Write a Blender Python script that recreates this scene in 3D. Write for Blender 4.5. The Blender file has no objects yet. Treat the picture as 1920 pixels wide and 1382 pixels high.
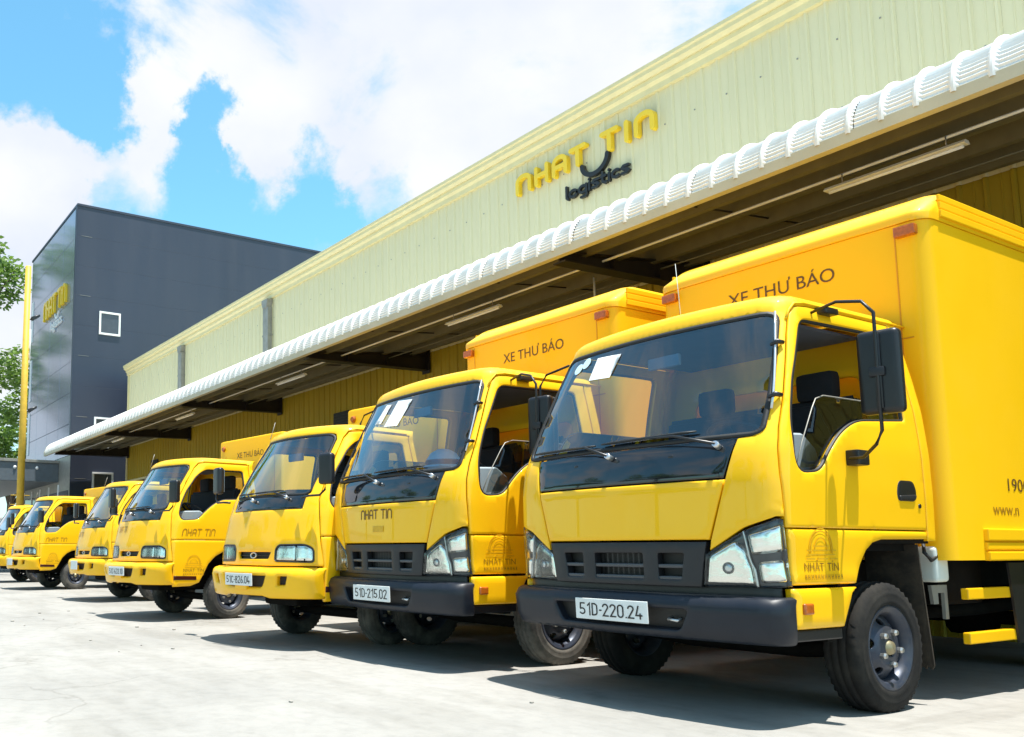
import bpy, bmesh, math, random
import numpy as np
from mathutils import Vector, Matrix
from mathutils.geometry import delaunay_2d_cdt
R_ = math.radians
random.seed(7)
scene = bpy.context.scene
COL = scene.collection

# ------------------------------------------------------------------ camera
cam_d = bpy.data.cameras.new('camera')
cam = bpy.data.objects.new('camera', cam_d); COL.objects.link(cam)
CR = Vector((0.4949, 0.8690, 0.0)).normalized()
CF = Vector((-0.8635, 0.4918, 0.1118)); CF = (CF - CR * CF.dot(CR)).normalized()
CU = CR.cross(CF)
cam.matrix_world = Matrix(((CR.x, CU.x, -CF.x, 0), (CR.y, CU.y, -CF.y, 0), (CR.z, CU.z, -CF.z, .95), (0, 0, 0, 1)))
cam_d.sensor_width = 36; cam_d.lens = 1614.04 / 1920 * 36
cam_d.shift_x = 400 / 1920; cam_d.shift_y = 157.4 / 1920
cam_d.clip_start = .05; cam_d.clip_end = 3000
scene.camera = cam

# ------------------------------------------------------------------ sun and sky
SUN = Vector((.20, .10, 1.0)).normalized()          # direction to the sun: close to the zenith
sl = bpy.data.lights.new('sun', 'SUN'); sl.energy = 4.6; sl.angle = R_(.5); sl.color = (1, .965, .90)
so = bpy.data.objects.new('sun', sl); COL.objects.link(so)
so.rotation_euler = SUN.to_track_quat('Z', 'Y').to_euler()
EL = math.asin(SUN.z); AZ = math.atan2(SUN.x, SUN.y)
world = bpy.data.worlds.new('World'); scene.world = world; world.use_nodes = True
scene.view_settings.view_transform = 'Standard'
try: scene.view_settings.look = 'None'
except Exception: pass
scene.view_settings.exposure = 1.0; scene.view_settings.gamma = 1.0
scene.view_settings.use_curve_mapping = False
scene.cycles.max_bounces = 8; scene.cycles.transparent_max_bounces = 16


def build_world():
    nt = world.node_tree; nt.nodes.clear(); L = nt.links.new
    def N(t, **k):
        n = nt.nodes.new(t)
        for a, b in k.items(): setattr(n, a, b)
        return n
    out = N('ShaderNodeOutputWorld'); bg = N('ShaderNodeBackground'); bg.inputs[1].default_value = .1
    L(bg.outputs[0], out.inputs[0])
    sky = N('ShaderNodeTexSky', sky_type='NISHITA', sun_disc=False)
    sky.sun_elevation = EL; sky.sun_rotation = AZ; sky.air_density = 1.0; sky.dust_density = .6; sky.ozone_density = 1.5
    tc = N('ShaderNodeTexCoord')
    def math_(op, a, b=None, clamp=False):
        n = N('ShaderNodeMath', operation=op); n.use_clamp = clamp
        if op == 'MULTIPLY_ADD': n.inputs[2].default_value = -.25
        for i, x in enumerate((a, b)):
            if x is None: continue
            if isinstance(x, (int, float)): n.inputs[i].default_value = x
            else: L(x, n.inputs[i])
        return n.outputs[0]
    def noise(scale, detail, rough, off, dist=0.0):
        mp = N('ShaderNodeMapping'); mp.inputs['Location'].default_value = off; mp.inputs['Scale'].default_value = (1, 1, 1.35)
        L(tc.outputs['Generated'], mp.inputs[0])
        n = N('ShaderNodeTexNoise'); n.inputs['Scale'].default_value = scale; n.inputs['Detail'].default_value = detail
        n.inputs['Roughness'].default_value = rough; n.inputs['Distortion'].default_value = dist
        L(mp.outputs[0], n.inputs['Vector']); return n.outputs['Fac']
    dens = math_('MULTIPLY_ADD', noise(3.6, 11, .60, (1.7, .4, 2.1), .35), 1.5)
    # the big banks of cloud and the gaps of blue between them, as directions in the sky
    blobs = [((-.797, .289, .531), 0.138, 0.174), ((-.742, .449, .497), 0.230, 0.223), ((-.64, .582, .502), 0.276, 0.209), ((-.525, .685, .505), 0.299, 0.195), ((-.789, .423, .445), 0.081, 0.112),
             ((-.852, .293, .434), 0.052, 0.139), ((-.894, .185, .408), 0.075, 0.314), ((-.91, .19, .368), 0.075, 0.279), ((-.965, .18, .192), 0.149, 0.209), ((-.869, .288, .404), 0.057, 0.070),
             ((-.839, .169, .517), 0.127, -0.293), ((-.858, .191, .476), 0.092, -0.251), ((-.849, .245, .468), 0.057, -0.293), ((-.819, .353, .453), 0.041, -0.362), ((-.838, .35, .418), 0.057, -0.321),
             ((-.788, .476, .389), 0.063, -0.279), ((-.75, .536, .388), 0.063, -0.293), ((-.853, .376, .361), .09, -0.197), ((-.80, .48, .345), .09, -0.180), ((-.90, .30, .33), .07, -0.098)]
    wn = N('ShaderNodeTexNoise'); wn.inputs['Scale'].default_value = 9; wn.inputs['Detail'].default_value = 9; wn.inputs['Roughness'].default_value = .62; L(tc.outputs['Generated'], wn.inputs['Vector'])
    v1 = N('ShaderNodeVectorMath', operation='SUBTRACT'); L(wn.outputs['Color'], v1.inputs[0]); v1.inputs[1].default_value = (.5, .5, .5)
    v2 = N('ShaderNodeVectorMath', operation='SCALE'); L(v1.outputs[0], v2.inputs[0]); v2.inputs['Scale'].default_value = .16
    v3 = N('ShaderNodeVectorMath', operation='ADD'); L(tc.outputs['Generated'], v3.inputs[0]); L(v2.outputs[0], v3.inputs[1])
    v4 = N('ShaderNodeVectorMath', operation='NORMALIZE'); L(v3.outputs[0], v4.inputs[0]); warp = v4.outputs[0]
    for d, c0, w in blobs:
        d = Vector(d).normalized()
        dp = N('ShaderNodeVectorMath', operation='DOT_PRODUCT'); L(warp, dp.inputs[0]); dp.inputs[1].default_value = d
        mr = N('ShaderNodeMapRange', interpolation_type='SMOOTHSTEP')
        mr.inputs[1].default_value = math.cos(c0); mr.inputs[2].default_value = 1.0; mr.inputs[3].default_value = 0; mr.inputs[4].default_value = w
        L(dp.outputs['Value'], mr.inputs[0]); dens = math_('ADD', dens, mr.outputs[0])
    mr = N('ShaderNodeMapRange', interpolation_type='SMOOTHSTEP')
    mr.inputs[1].default_value = .40; mr.inputs[2].default_value = .74; L(dens, mr.inputs[0])
    shade = noise(5.0, 6, .5, (4.0, 1.0, .3))
    cr = N('ShaderNodeValToRGB'); L(shade, cr.inputs[0])
    cr.color_ramp.elements[0].position = .35; cr.color_ramp.elements[0].color = (4.15, 4.45, 5.15, 1)
    cr.color_ramp.elements[1].position = .62; cr.color_ramp.elements[1].color = (5.0, 5.1, 5.2, 1)
    tint = N('ShaderNodeMix', data_type='RGBA', blend_type='MULTIPLY'); tint.inputs[0].default_value = 1
    L(sky.outputs[0], tint.inputs[6]); tint.inputs[7].default_value = (.90, 1.52, 1.42, 1)
    mix = N('ShaderNodeMix', data_type='RGBA'); L(mr.outputs[0], mix.inputs[0])
    L(tint.outputs[2], mix.inputs[6]); L(cr.outputs[0], mix.inputs[7]); L(mix.outputs[2], bg.inputs[0])
build_world()

# ------------------------------------------------------------------ materials
def P(name, col, rough=.5, metal=0., spec=.5, coat=0., var=.08, scale=6., bump=0., bscale=60., dirt=None, dirt_amt=.3, dirt_scale=2., trans=0., stretch=(1, 1, 1)):
    m = bpy.data.materials.new(name); m.use_nodes = True; nt = m.node_tree; L = nt.links.new
    b = nt.nodes['Principled BSDF']
    b.inputs['Roughness'].default_value = rough; b.inputs['Metallic'].default_value = metal
    b.inputs['Specular IOR Level'].default_value = spec; b.inputs['Coat Weight'].default_value = coat; b.inputs['Coat Roughness'].default_value = .025
    b.inputs['Transmission Weight'].default_value = trans
    geo = nt.nodes.new('ShaderNodeNewGeometry'); mp = nt.nodes.new('ShaderNodeMapping'); mp.inputs['Scale'].default_value = stretch; L(geo.outputs['Position'], mp.inputs[0]); pos = mp.outputs[0]
    n = nt.nodes.new('ShaderNodeTexNoise'); n.inputs['Scale'].default_value = scale; n.inputs['Detail'].default_value = 5
    L(pos, n.inputs['Vector'])
    r = nt.nodes.new('ShaderNodeValToRGB'); L(n.outputs['Fac'], r.inputs[0])
    r.color_ramp.elements[0].position = .3; r.color_ramp.elements[1].position = .7
    r.color_ramp.elements[0].color = (*[c * (1 - var) for c in col], 1); r.color_ramp.elements[1].color = (*[min(1, c * (1 + var)) for c in col], 1)
    c = r.outputs[0]
    if dirt:
        n2 = nt.nodes.new('ShaderNodeTexNoise'); n2.inputs['Scale'].default_value = dirt_scale; n2.inputs['Detail'].default_value = 8; n2.inputs['Roughness'].default_value = .65
        L(pos, n2.inputs['Vector'])
        mr = nt.nodes.new('ShaderNodeMapRange'); mr.inputs[1].default_value = .45; mr.inputs[2].default_value = .75; mr.inputs[4].default_value = dirt_amt
        L(n2.outputs['Fac'], mr.inputs[0])
        mx = nt.nodes.new('ShaderNodeMix'); mx.data_type = 'RGBA'; L(mr.outputs[0], mx.inputs[0]); L(c, mx.inputs[6]); mx.inputs[7].default_value = (*dirt, 1)
        c = mx.outputs[2]
        ra = nt.nodes.new('ShaderNodeMapRange'); ra.inputs[3].default_value = rough; ra.inputs[4].default_value = min(1, rough + .25); L(n2.outputs['Fac'], ra.inputs[0]); L(ra.outputs[0], b.inputs['Roughness'])
    L(c, b.inputs['Base Color'])
    if bump:
        n3 = nt.nodes.new('ShaderNodeTexNoise'); n3.inputs['Scale'].default_value = bscale; n3.inputs['Detail'].default_value = 4
        L(geo.outputs['Position'], n3.inputs['Vector'])
        bp = nt.nodes.new('ShaderNodeBump'); bp.inputs['Strength'].default_value = bump; bp.inputs['Distance'].default_value = .01
        L(n3.outputs['Fac'], bp.inputs['Height']); L(bp.outputs[0], b.inputs['Normal'])
    return m

def glass_mat(name, tint=(.72, .82, .84), ior=1.5, rough=.0, boost=1.0):
    m = bpy.data.materials.new(name); m.use_nodes = True; nt = m.node_tree; nt.nodes.clear(); L = nt.links.new
    o = nt.nodes.new('ShaderNodeOutputMaterial'); mx = nt.nodes.new('ShaderNodeMixShader')
    t = nt.nodes.new('ShaderNodeBsdfTransparent'); t.inputs[0].default_value = (*tint, 1)
    g = nt.nodes.new('ShaderNodeBsdfGlossy'); g.inputs['Roughness'].default_value = rough; g.inputs[0].default_value = (.95, .98, 1, 1)
    f = nt.nodes.new('ShaderNodeFresnel'); f.inputs[0].default_value = ior
    ml = nt.nodes.new('ShaderNodeMath'); ml.operation = 'MULTIPLY'; ml.inputs[1].default_value = boost; ml.use_clamp = True
    L(f.outputs[0], ml.inputs[0]); L(ml.outputs[0], mx.inputs[0]); L(t.outputs[0], mx.inputs[1]); L(g.outputs[0], mx.inputs[2]); L(mx.outputs[0], o.inputs[0])
    return m

M = {}
M['paint'] = P('cab_yellow_paint', (.93, .50, .002), .42, spec=.2, coat=.55, var=.02, scale=3, dirt=(.60, .33, .02), dirt_amt=.10, dirt_scale=3)
M['box'] = P('box_yellow_paint', (.95, .515, .002), .42, spec=.2, coat=.12, var=.03, scale=2, dirt=(.55, .30, .03), dirt_amt=.12, dirt_scale=2)
M['black'] = P('black_plastic', (.009, .0095, .012), .38, var=.2, bump=.05)
M['gloss'] = P('gloss_black_panel', (.010, .012, .016), .07, coat=.6, var=.1)
M['bumper'] = P('charcoal_bumper_paint', (.009, .012, .020), .32, spec=.32, coat=.08, var=.1, dirt=(.03, .03, .033), dirt_amt=.3, dirt_scale=5)
M['grille'] = P('grille_plastic', (.016, .0165, .020), .42, spec=.4, var=.1)
M['rubber'] = P('tyre_rubber', (.010, .0098, .0098), .75, spec=.25, var=.25, scale=18, bump=.15, bscale=120, dirt=(.06, .052, .04), dirt_amt=.5, dirt_scale=3.5)
M['rubber_dusty'] = P('dusty_tyre_rubber', (.04, .038, .035), .85, var=.25, scale=14, bump=.15, bscale=120, dirt=(.24, .215, .18), dirt_amt=.85, dirt_scale=2.5)
M['slat_highlight'] = P('grille_slat_highlight_plastic', (.055, .057, .065), .35, var=.05)  # lighter than the grille around it, painting highlights on the bars
M['seal'] = P('rubber_seal', (.012, .012, .012), .6)
M['flap'] = P('mud_flap_rubber', (.030, .026, .022), .85, spec=.2, var=.3, dirt=(.10, .075, .05), dirt_amt=.7, dirt_scale=6, bump=.2)
M['steel'] = P('wheel_steel', (.032, .042, .066), .30, metal=.4, var=.15, dirt=(.13, .11, .09), dirt_amt=.5, dirt_scale=7)
M['nut'] = P('wheel_nut_steel', (.55, .54, .50), .32, metal=.9, var=.2, scale=40)
M['brass'] = P('hub_cap_metal', (.30, .26, .16), .45, metal=.7, var=.2)
M['chrome'] = P('lamp_reflector', (.90, .87, .82), .20, metal=1., var=.04, bump=.3, bscale=16)
M['bezel'] = P('lamp_bezel', (.05, .052, .06), .3, metal=.3)
M['silver'] = P('silver_trim', (.62, .63, .64), .28, metal=.8)
M['lens'] = glass_mat('clear_lens', (.95, .97, .97), 1.45)
M['glass'] = glass_mat('windscreen_glass', (.60, .77, .93), 1.52, 0, 2.5)
M['sglass'] = glass_mat('side_glass', (.42, .47, .47), 1.5, 0, 1.6)
M['pane'] = P('window_pane', (.05, .06, .075), .06, spec=.8, var=.1)
M['amber'] = P('amber_lens', (.42, .10, .008), .3, coat=.3, var=.2, scale=50)
M['red'] = P('red_lens', (.28, .015, .008), .25, coat=.5, var=.2, scale=50)
M['plate'] = P('plate_white', (.74, .75, .74), .4, var=.03, dirt=(.45, .42, .38), dirt_amt=.3, dirt_scale=9)
M['ink'] = P('black_ink', (.012, .010, .010), .5)
M['brown'] = P('brown_lettering', (.12, .055, .008), .55, var=.3, scale=30)
M['faded'] = P('faded_lettering', (.66, .36, .002), .5, var=.1, scale=30)
M['midbrown'] = P('half_faded_lettering', (.34, .17, .004), .5, var=.2, scale=30)
M['white'] = P('white_paper', (.80, .81, .82), .6, var=.03)
M['sticker'] = P('pale_blue_sticker', (.55, .75, .85), .5, var=.1, scale=30)
M['dash'] = P('dashboard_vinyl', (.30, .36, .40), .55, var=.08, bump=.1)
M['reflection_blue'] = P('headliner_reflection_blue', (.14, .17, .22), .9, var=.05)  # blue tone stands in for sky reflected in the windscreen
M['seam'] = P('box_seam', (.66, .28, .002), .6)
M['slot'] = P('dark_red_reflector', (.05, .006, .003), .3)
M['seat'] = P('seat_cloth', (.018, .018, .022), .9, var=.2, bump=.2)
M['chassis'] = P('chassis_black', (.007, .0065, .006), .8, spec=.12, var=.3, dirt=(.018, .015, .012), dirt_amt=.5, dirt_scale=5)
M['tank'] = P('reservoir_plastic', (.62, .66, .62), .5, var=.05)
M['galv'] = P('galvanised_steel', (.30, .29, .26), .5, metal=.4, var=.15)
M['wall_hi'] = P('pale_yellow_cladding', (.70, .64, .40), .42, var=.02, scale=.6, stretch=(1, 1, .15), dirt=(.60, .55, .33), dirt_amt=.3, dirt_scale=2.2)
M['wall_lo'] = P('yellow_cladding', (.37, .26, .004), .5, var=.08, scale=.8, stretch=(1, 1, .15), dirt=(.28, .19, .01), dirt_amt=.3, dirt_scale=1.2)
M['trim'] = P('eaves_trim', (.72, .63, .34), .45, var=.05)
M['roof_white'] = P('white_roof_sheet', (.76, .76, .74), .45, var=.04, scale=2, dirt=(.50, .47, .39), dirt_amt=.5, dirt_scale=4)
M['roof_under_shade'] = P('roof_underside_shade_tone', (.21, .205, .165), .6, var=.1)  # dark version of the white sheet, shade under the canopy put into the colour
M['fascia'] = P('beige_fascia', (.52, .49, .37), .5, var=.06, dirt=(.33, .29, .20), dirt_amt=.5, dirt_scale=3)
M['beam'] = P('brown_black_steel', (.016, .012, .010), .55, var=.3)
M['purlin'] = P('purlin_steel', (.14, .125, .07), .55, var=.1)
M['lamp'] = P('unlit_tube_lamp', (.72, .70, .62), .4)
M['sign_y'] = P('sign_yellow', (.86, .58, .015), .35, coat=.3, var=.03)
M['sign_k'] = P('sign_black', (.014, .013, .012), .4)
M['clad'] = P('slate_blue_cladding', (.026, .035, .060), .30, var=.07, scale=.5, dirt=(.034, .044, .070), dirt_amt=.5, dirt_scale=1.2, stretch=(1, 1, .12))
M['facade'] = P('glossy_facade_panel', (.30, .35, .44), .16, metal=.65, var=.08, scale=.4)
M['porch'] = P('porch_grey', (.10, .12, .14), .45, var=.1)
M['frame'] = P('white_window_frame', (.78, .79, .80), .4, var=.02)
M['pole'] = P('yellow_pole_paint', (.58, .36, .03), .45, var=.1, dirt=(.4, .25, .05), dirt_amt=.3)
M['whitewall'] = P('whitewashed_wall', (.70, .69, .66), .8, var=.08, scale=1)
M['bark'] = P('tree_bark', (.12, .09, .065), .9, var=.3, bump=.6, bscale=20)
M['stone'] = P('pebble', (.30, .28, .25), .9, var=.3)

def leaf_mat(name, c1, c2):
    m = bpy.data.materials.new(name); m.use_nodes = True; nt = m.node_tree; L = nt.links.new; b = nt.nodes['Principled BSDF']
    g = nt.nodes.new('ShaderNodeNewGeometry'); r = nt.nodes.new('ShaderNodeValToRGB'); L(g.outputs['Random Per Island'], r.inputs[0])
    r.color_ramp.elements[0].color = (*c1, 1); r.color_ramp.elements[1].color = (*c2, 1); L(r.outputs[0], b.inputs['Base Color'])
    b.inputs['Roughness'].default_value = .5
    t = nt.nodes.new('ShaderNodeBsdfTranslucent'); t.inputs[0].default_value = (c2[0] * 1.3, c2[1] * 1.4, c2[2], 1)
    mx = nt.nodes.new('ShaderNodeMixShader'); mx.inputs[0].default_value = .35
    L(b.outputs[0], mx.inputs[1]); L(t.outputs[0], mx.inputs[2]); L(mx.outputs[0], nt.nodes['Material Output'].inputs[0]); return m
M['leaf'] = leaf_mat('tree_leaves', (.06, .11, .02), (.15, .24, .045))

def ground_mat():
    m = bpy.data.materials.new('concrete_yard'); m.use_nodes = True; nt = m.node_tree; L = nt.links.new; b = nt.nodes['Principled BSDF']
    tc = nt.nodes.new('ShaderNodeTexCoord')
    def noise(sc, d, ro, sx=1, sy=1):
        mp = nt.nodes.new('ShaderNodeMapping'); mp.inputs['Scale'].default_value = (sx, sy, 1); L(tc.outputs['Object'], mp.inputs[0])
        n = nt.nodes.new('ShaderNodeTexNoise'); n.inputs['Scale'].default_value = sc; n.inputs['Detail'].default_value = d; n.inputs['Roughness'].default_value = ro
        L(mp.outputs[0], n.inputs['Vector']); return n.outputs['Fac']
    def ramp(f, stops):
        r = nt.nodes.new('ShaderNodeValToRGB'); L(f, r.inputs[0]); e = r.color_ramp.elements
        while len(e) < len(stops): e.new(.5)
        for i, (p, c) in enumerate(stops): e[i].position = p; e[i].color = (*c, 1)
        return r.outputs[0]
    def mul(a, bb, f=1.):
        x = nt.nodes.new('ShaderNodeMix'); x.data_type = 'RGBA'; x.blend_type = 'MULTIPLY'; x.inputs[0].default_value = f; L(a, x.inputs[6]); L(bb, x.inputs[7]); return x.outputs[2]
    base = ramp(noise(.45, 8, .6), [(.32, (.245, .236, .218)), (.55, (.298, .286, .263)), (.72, (.328, .317, .294))])
    fine = ramp(noise(7, 9, .7), [(.30, (.80, .80, .80)), (.55, (1, 1, 1))])
    streak = ramp(noise(1.6, 6, .6, .25, 1), [(.38, (.86, .855, .84)), (.52, (1, 1, 1))])
    oil = ramp(noise(.9, 5, .55), [(.27, (.62, .60, .57)), (.37, (1, 1, 1))])
    tyre = ramp(noise(1.1, 5, .6, 1, .10), [(.30, (.72, .71, .69)), (.40, (1, 1, 1))])
    c = mul(mul(mul(mul(base, fine, .8), streak), oil), tyre, 1.)
    v = nt.nodes.new('ShaderNodeTexVoronoi'); v.feature = 'DISTANCE_TO_EDGE'; v.inputs['Scale'].default_value = .33
    wn = nt.nodes.new('ShaderNodeTexNoise'); wn.inputs['Scale'].default_value = 1.2; wn.inputs['Detail'].default_value = 6; L(tc.outputs['Object'], wn.inputs['Vector'])
    va = nt.nodes.new('ShaderNodeVectorMath'); va.operation = 'ADD'; L(tc.outputs['Object'], va.inputs[0]); L(wn.outputs['Color'], va.inputs[1]); L(va.outputs[0], v.inputs['Vector'])
    crack = ramp(v.outputs['Distance'], [(.0, (.55, .53, .50)), (.006, (1, 1, 1))])
    msk = ramp(noise(.3, 3, .5), [(.48, (1, 1, 1)), (.56, (.0, .0, .0))])
    x = nt.nodes.new('ShaderNodeMix'); x.data_type = 'RGBA'; x.blend_type = 'LIGHTEN'; x.inputs[0].default_value = 1; L(crack, x.inputs[6]); L(msk, x.inputs[7])
    c = mul(c, x.outputs[2], .45)
    L(c, b.inputs['Base Color']); b.inputs['Roughness'].default_value = .85
    bp = nt.nodes.new('ShaderNodeBump'); bp.inputs['Strength'].default_value = .35; bp.inputs['Distance'].default_value = .01
    L(noise(28, 6, .7), bp.inputs['Height']); L(bp.outputs[0], b.inputs['Normal']); return m
M['ground'] = ground_mat()

# ------------------------------------------------------------------ object helpers
def obj(name, mesh, mat=None, parent=None, loc=None, rot=None):
    if isinstance(mesh, bmesh.types.BMesh):
        me = bpy.data.meshes.new(name); mesh.to_mesh(me); mesh.free(); mesh = me
    if mat is not None and mesh is not None and not mesh.materials: mesh.materials.append(M[mat] if isinstance(mat, str) else mat)
    o = bpy.data.objects.new(name, mesh); COL.objects.link(o)
    if parent: o.parent = parent
    if loc is not None: o.location = loc
    if rot is not None: o.rotation_euler = rot
    return o
def tag(o, label, cat, group=None):
    o['label'] = label; o['category'] = cat
    if group: o['group'] = group
    return o
def thing(name, label, cat, loc=(0, 0, 0), rz=0, group=None):
    o = bpy.data.objects.new(name, None); COL.objects.link(o); o.location = loc; o.rotation_euler = (0, 0, rz); o.empty_display_size = .2
    return tag(o, label, cat, group)
def struct(name, mesh, mat):
    o = obj(name, mesh, mat); o['kind'] = 'structure'; return o
CACHE = {}
def cached(key, fn):
    if key not in CACHE:
        m = fn()
        if isinstance(m, bmesh.types.BMesh):
            me = bpy.data.meshes.new(key); m.to_mesh(me); m.free(); m = me
        CACHE[key] = m
    return CACHE[key]
def part(parent, name, key, fn, mat, loc=None, rot=None):
    return obj(name, cached(key, fn), mat, parent, loc, rot)

def smooth(me, ang=None):
    for p in me.polygons: p.use_smooth = True
    return me
def autosmooth(me, ang=35):
    for p in me.polygons: p.use_smooth = True
    me.set_sharp_from_angle(angle=R_(ang)); return me
def tomesh(bm, ang=None):
    me = bpy.data.meshes.new('m'); bm.to_mesh(me); bm.free()
    if ang: autosmooth(me, ang)
    return me

def bm_box(x0, x1, y0, y1, z0, z1, bev=0., seg=2, bm=None):
    b = bmesh.new()
    bmesh.ops.create_cube(b, size=1)
    for v in b.verts: v.co = Vector((x0 + (v.co.x + .5) * (x1 - x0), y0 + (v.co.y + .5) * (y1 - y0), z0 + (v.co.z + .5) * (z1 - z0)))
    if bev: bmesh.ops.bevel(b, geom=b.edges[:], offset=bev, segments=seg, affect='EDGES', profile=.6)
    if bm is None: return b
    me = bpy.data.meshes.new('t'); b.to_mesh(me); b.free(); bm.from_mesh(me); bpy.data.meshes.remove(me); return bm
def bm_prism(pts, d0, d1, axis='x', bev=0., bm=None, seg=1):
    """extrude a 2D polygon: axis x -> pts are (y,z); axis y -> (x,z); axis z -> (x,y)"""
    b = bmesh.new()
    def mk(p, d): return {'x': (d, p[0], p[1]), 'y': (p[0], d, p[1]), 'z': (p[0], p[1], d)}[axis]
    A = [b.verts.new(mk(p, d0)) for p in pts]; B = [b.verts.new(mk(p, d1)) for p in pts]
    n = len(pts); b.faces.new(A); b.faces.new(B[::-1])
    for i in range(n): b.faces.new((A[i], B[i], B[(i + 1) % n], A[(i + 1) % n]))
    bmesh.ops.recalc_face_normals(b, faces=b.faces[:])
    if bev: bmesh.ops.bevel(b, geom=b.edges[:], offset=bev, segments=seg, affect='EDGES')
    if bm is None: return b
    me = bpy.data.meshes.new('t'); b.to_mesh(me); b.free(); bm.from_mesh(me); bpy.data.meshes.remove(me); return bm
def bm_tube(path, r, n=8, bm=None, cap=True):
    b = bm or bmesh.new(); path = [Vector(p) for p in path]; rr = r if isinstance(r, (list, tuple)) else [r] * len(path)
    rings = []; up = Vector((0, 0, 1))
    for i, p in enumerate(path):
        d = (path[min(i + 1, len(path) - 1)] - path[max(i - 1, 0)]).normalized()
        a = d.cross(up if abs(d.z) < .95 else Vector((1, 0, 0))).normalized(); c = a.cross(d)
        rings.append([b.verts.new(p + (a * math.cos(2 * math.pi * k / n) + c * math.sin(2 * math.pi * k / n)) * rr[i]) for k in range(n)])
    for i in range(len(rings) - 1):
        for k in range(n):
            f = b.faces.new((rings[i][k], rings[i][(k + 1) % n], rings[i + 1][(k + 1) % n], rings[i + 1][k])); f.smooth = True
    if cap: b.faces.new(rings[0][::-1]); b.faces.new(rings[-1])
    bmesh.ops.recalc_face_normals(b, faces=b.faces[:])
    return b
def bm_lathe(prof, n=32, axis='x', alt=None, bm=None, smooth_=True):
    """prof: (along-axis, radius); alt: {ring index: radial offset for odd segments}"""
    b = bm or bmesh.new(); rings = []
    for i, (h, r) in enumerate(prof):
        ring = []
        for k in range(n):
            rr = r + (alt[i] if alt and i in alt and k % 2 else 0); a = 2 * math.pi * k / n
            c, s = rr * math.cos(a), rr * math.sin(a)
            ring.append(b.verts.new({'x': (h, c, s), 'y': (c, h, s), 'z': (c, s, h)}[axis]))
        rings.append(ring)
    for i in range(len(rings) - 1):
        for k in range(n):
            f = b.faces.new((rings[i][k], rings[i][(k + 1) % n], rings[i + 1][(k + 1) % n], rings[i + 1][k])); f.smooth = smooth_
    bmesh.ops.recalc_face_normals(b, faces=b.faces[:])
    return b
def arc_pts(cx, cy, r, a0, a1, n): return [(cx + r * math.cos(a0 + (a1 - a0) * i / n), cy + r * math.sin(a0 + (a1 - a0) * i / n)) for i in range(n + 1)]

# ---- curved sheet panels: a polygon in a surface chart, cut by CDT, with rolled edges
def pinpoly(pts, poly):
    x, y = pts[:, 0], pts[:, 1]; ins = np.zeros(len(pts), bool); n = len(poly)
    for i in range(n):
        x0, y0 = poly[i]; x1, y1 = poly[(i + 1) % n]
        if y0 == y1: continue
        c = (y0 > y) != (y1 > y); xi = (x1 - x0) * (y - y0) / (y1 - y0) + x0; ins ^= c & (x < xi)
    return ins
def distpoly(pts, loops):
    d = np.full(len(pts), 1e9)
    for lp in loops:
        A = lp; B = np.roll(lp, -1, 0)
        for a, b in zip(A, B):
            ab = b - a; l2 = ab @ ab
            t = np.clip(((pts - a) @ ab) / max(l2, 1e-12), 0, 1); q = a + t[:, None] * ab; d = np.minimum(d, np.hypot(*(pts - q).T))
    return d
def densify(poly, step):
    out = []; n = len(poly)
    for i in range(n):
        a = np.array(poly[i], float); b = np.array(poly[(i + 1) % n], float); k = max(1, int(math.ceil(np.hypot(*(b - a)) / step)))
        for j in range(k): out.append(a + (b - a) * j / k)
    return np.array(out)
def roundpoly(poly, r, n=4):
    """round the corners of a polygon; r: one radius or one per corner"""
    out = []; m = len(poly); rr = r if isinstance(r, (list, tuple)) else [r] * m
    for i in range(m):
        p = Vector(poly[i][:2]); a = Vector(poly[i - 1][:2]) - p; b = Vector(poly[(i + 1) % m][:2]) - p
        t = min(rr[i], a.length * .48, b.length * .48)
        if t < 1e-5: out.append(tuple(p)); continue
        A = p + a.normalized() * t; B = p + b.normalized() * t
        for k in range(n + 1):
            u = k / n; q = A * (1 - u) ** 2 + p * 2 * u * (1 - u) + B * u * u; out.append((q.x, q.y))
    return out
def area2(p): x, y = p[:, 0], p[:, 1]; return np.sum(x * np.roll(y, -1) - np.roll(x, -1) * y)
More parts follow.
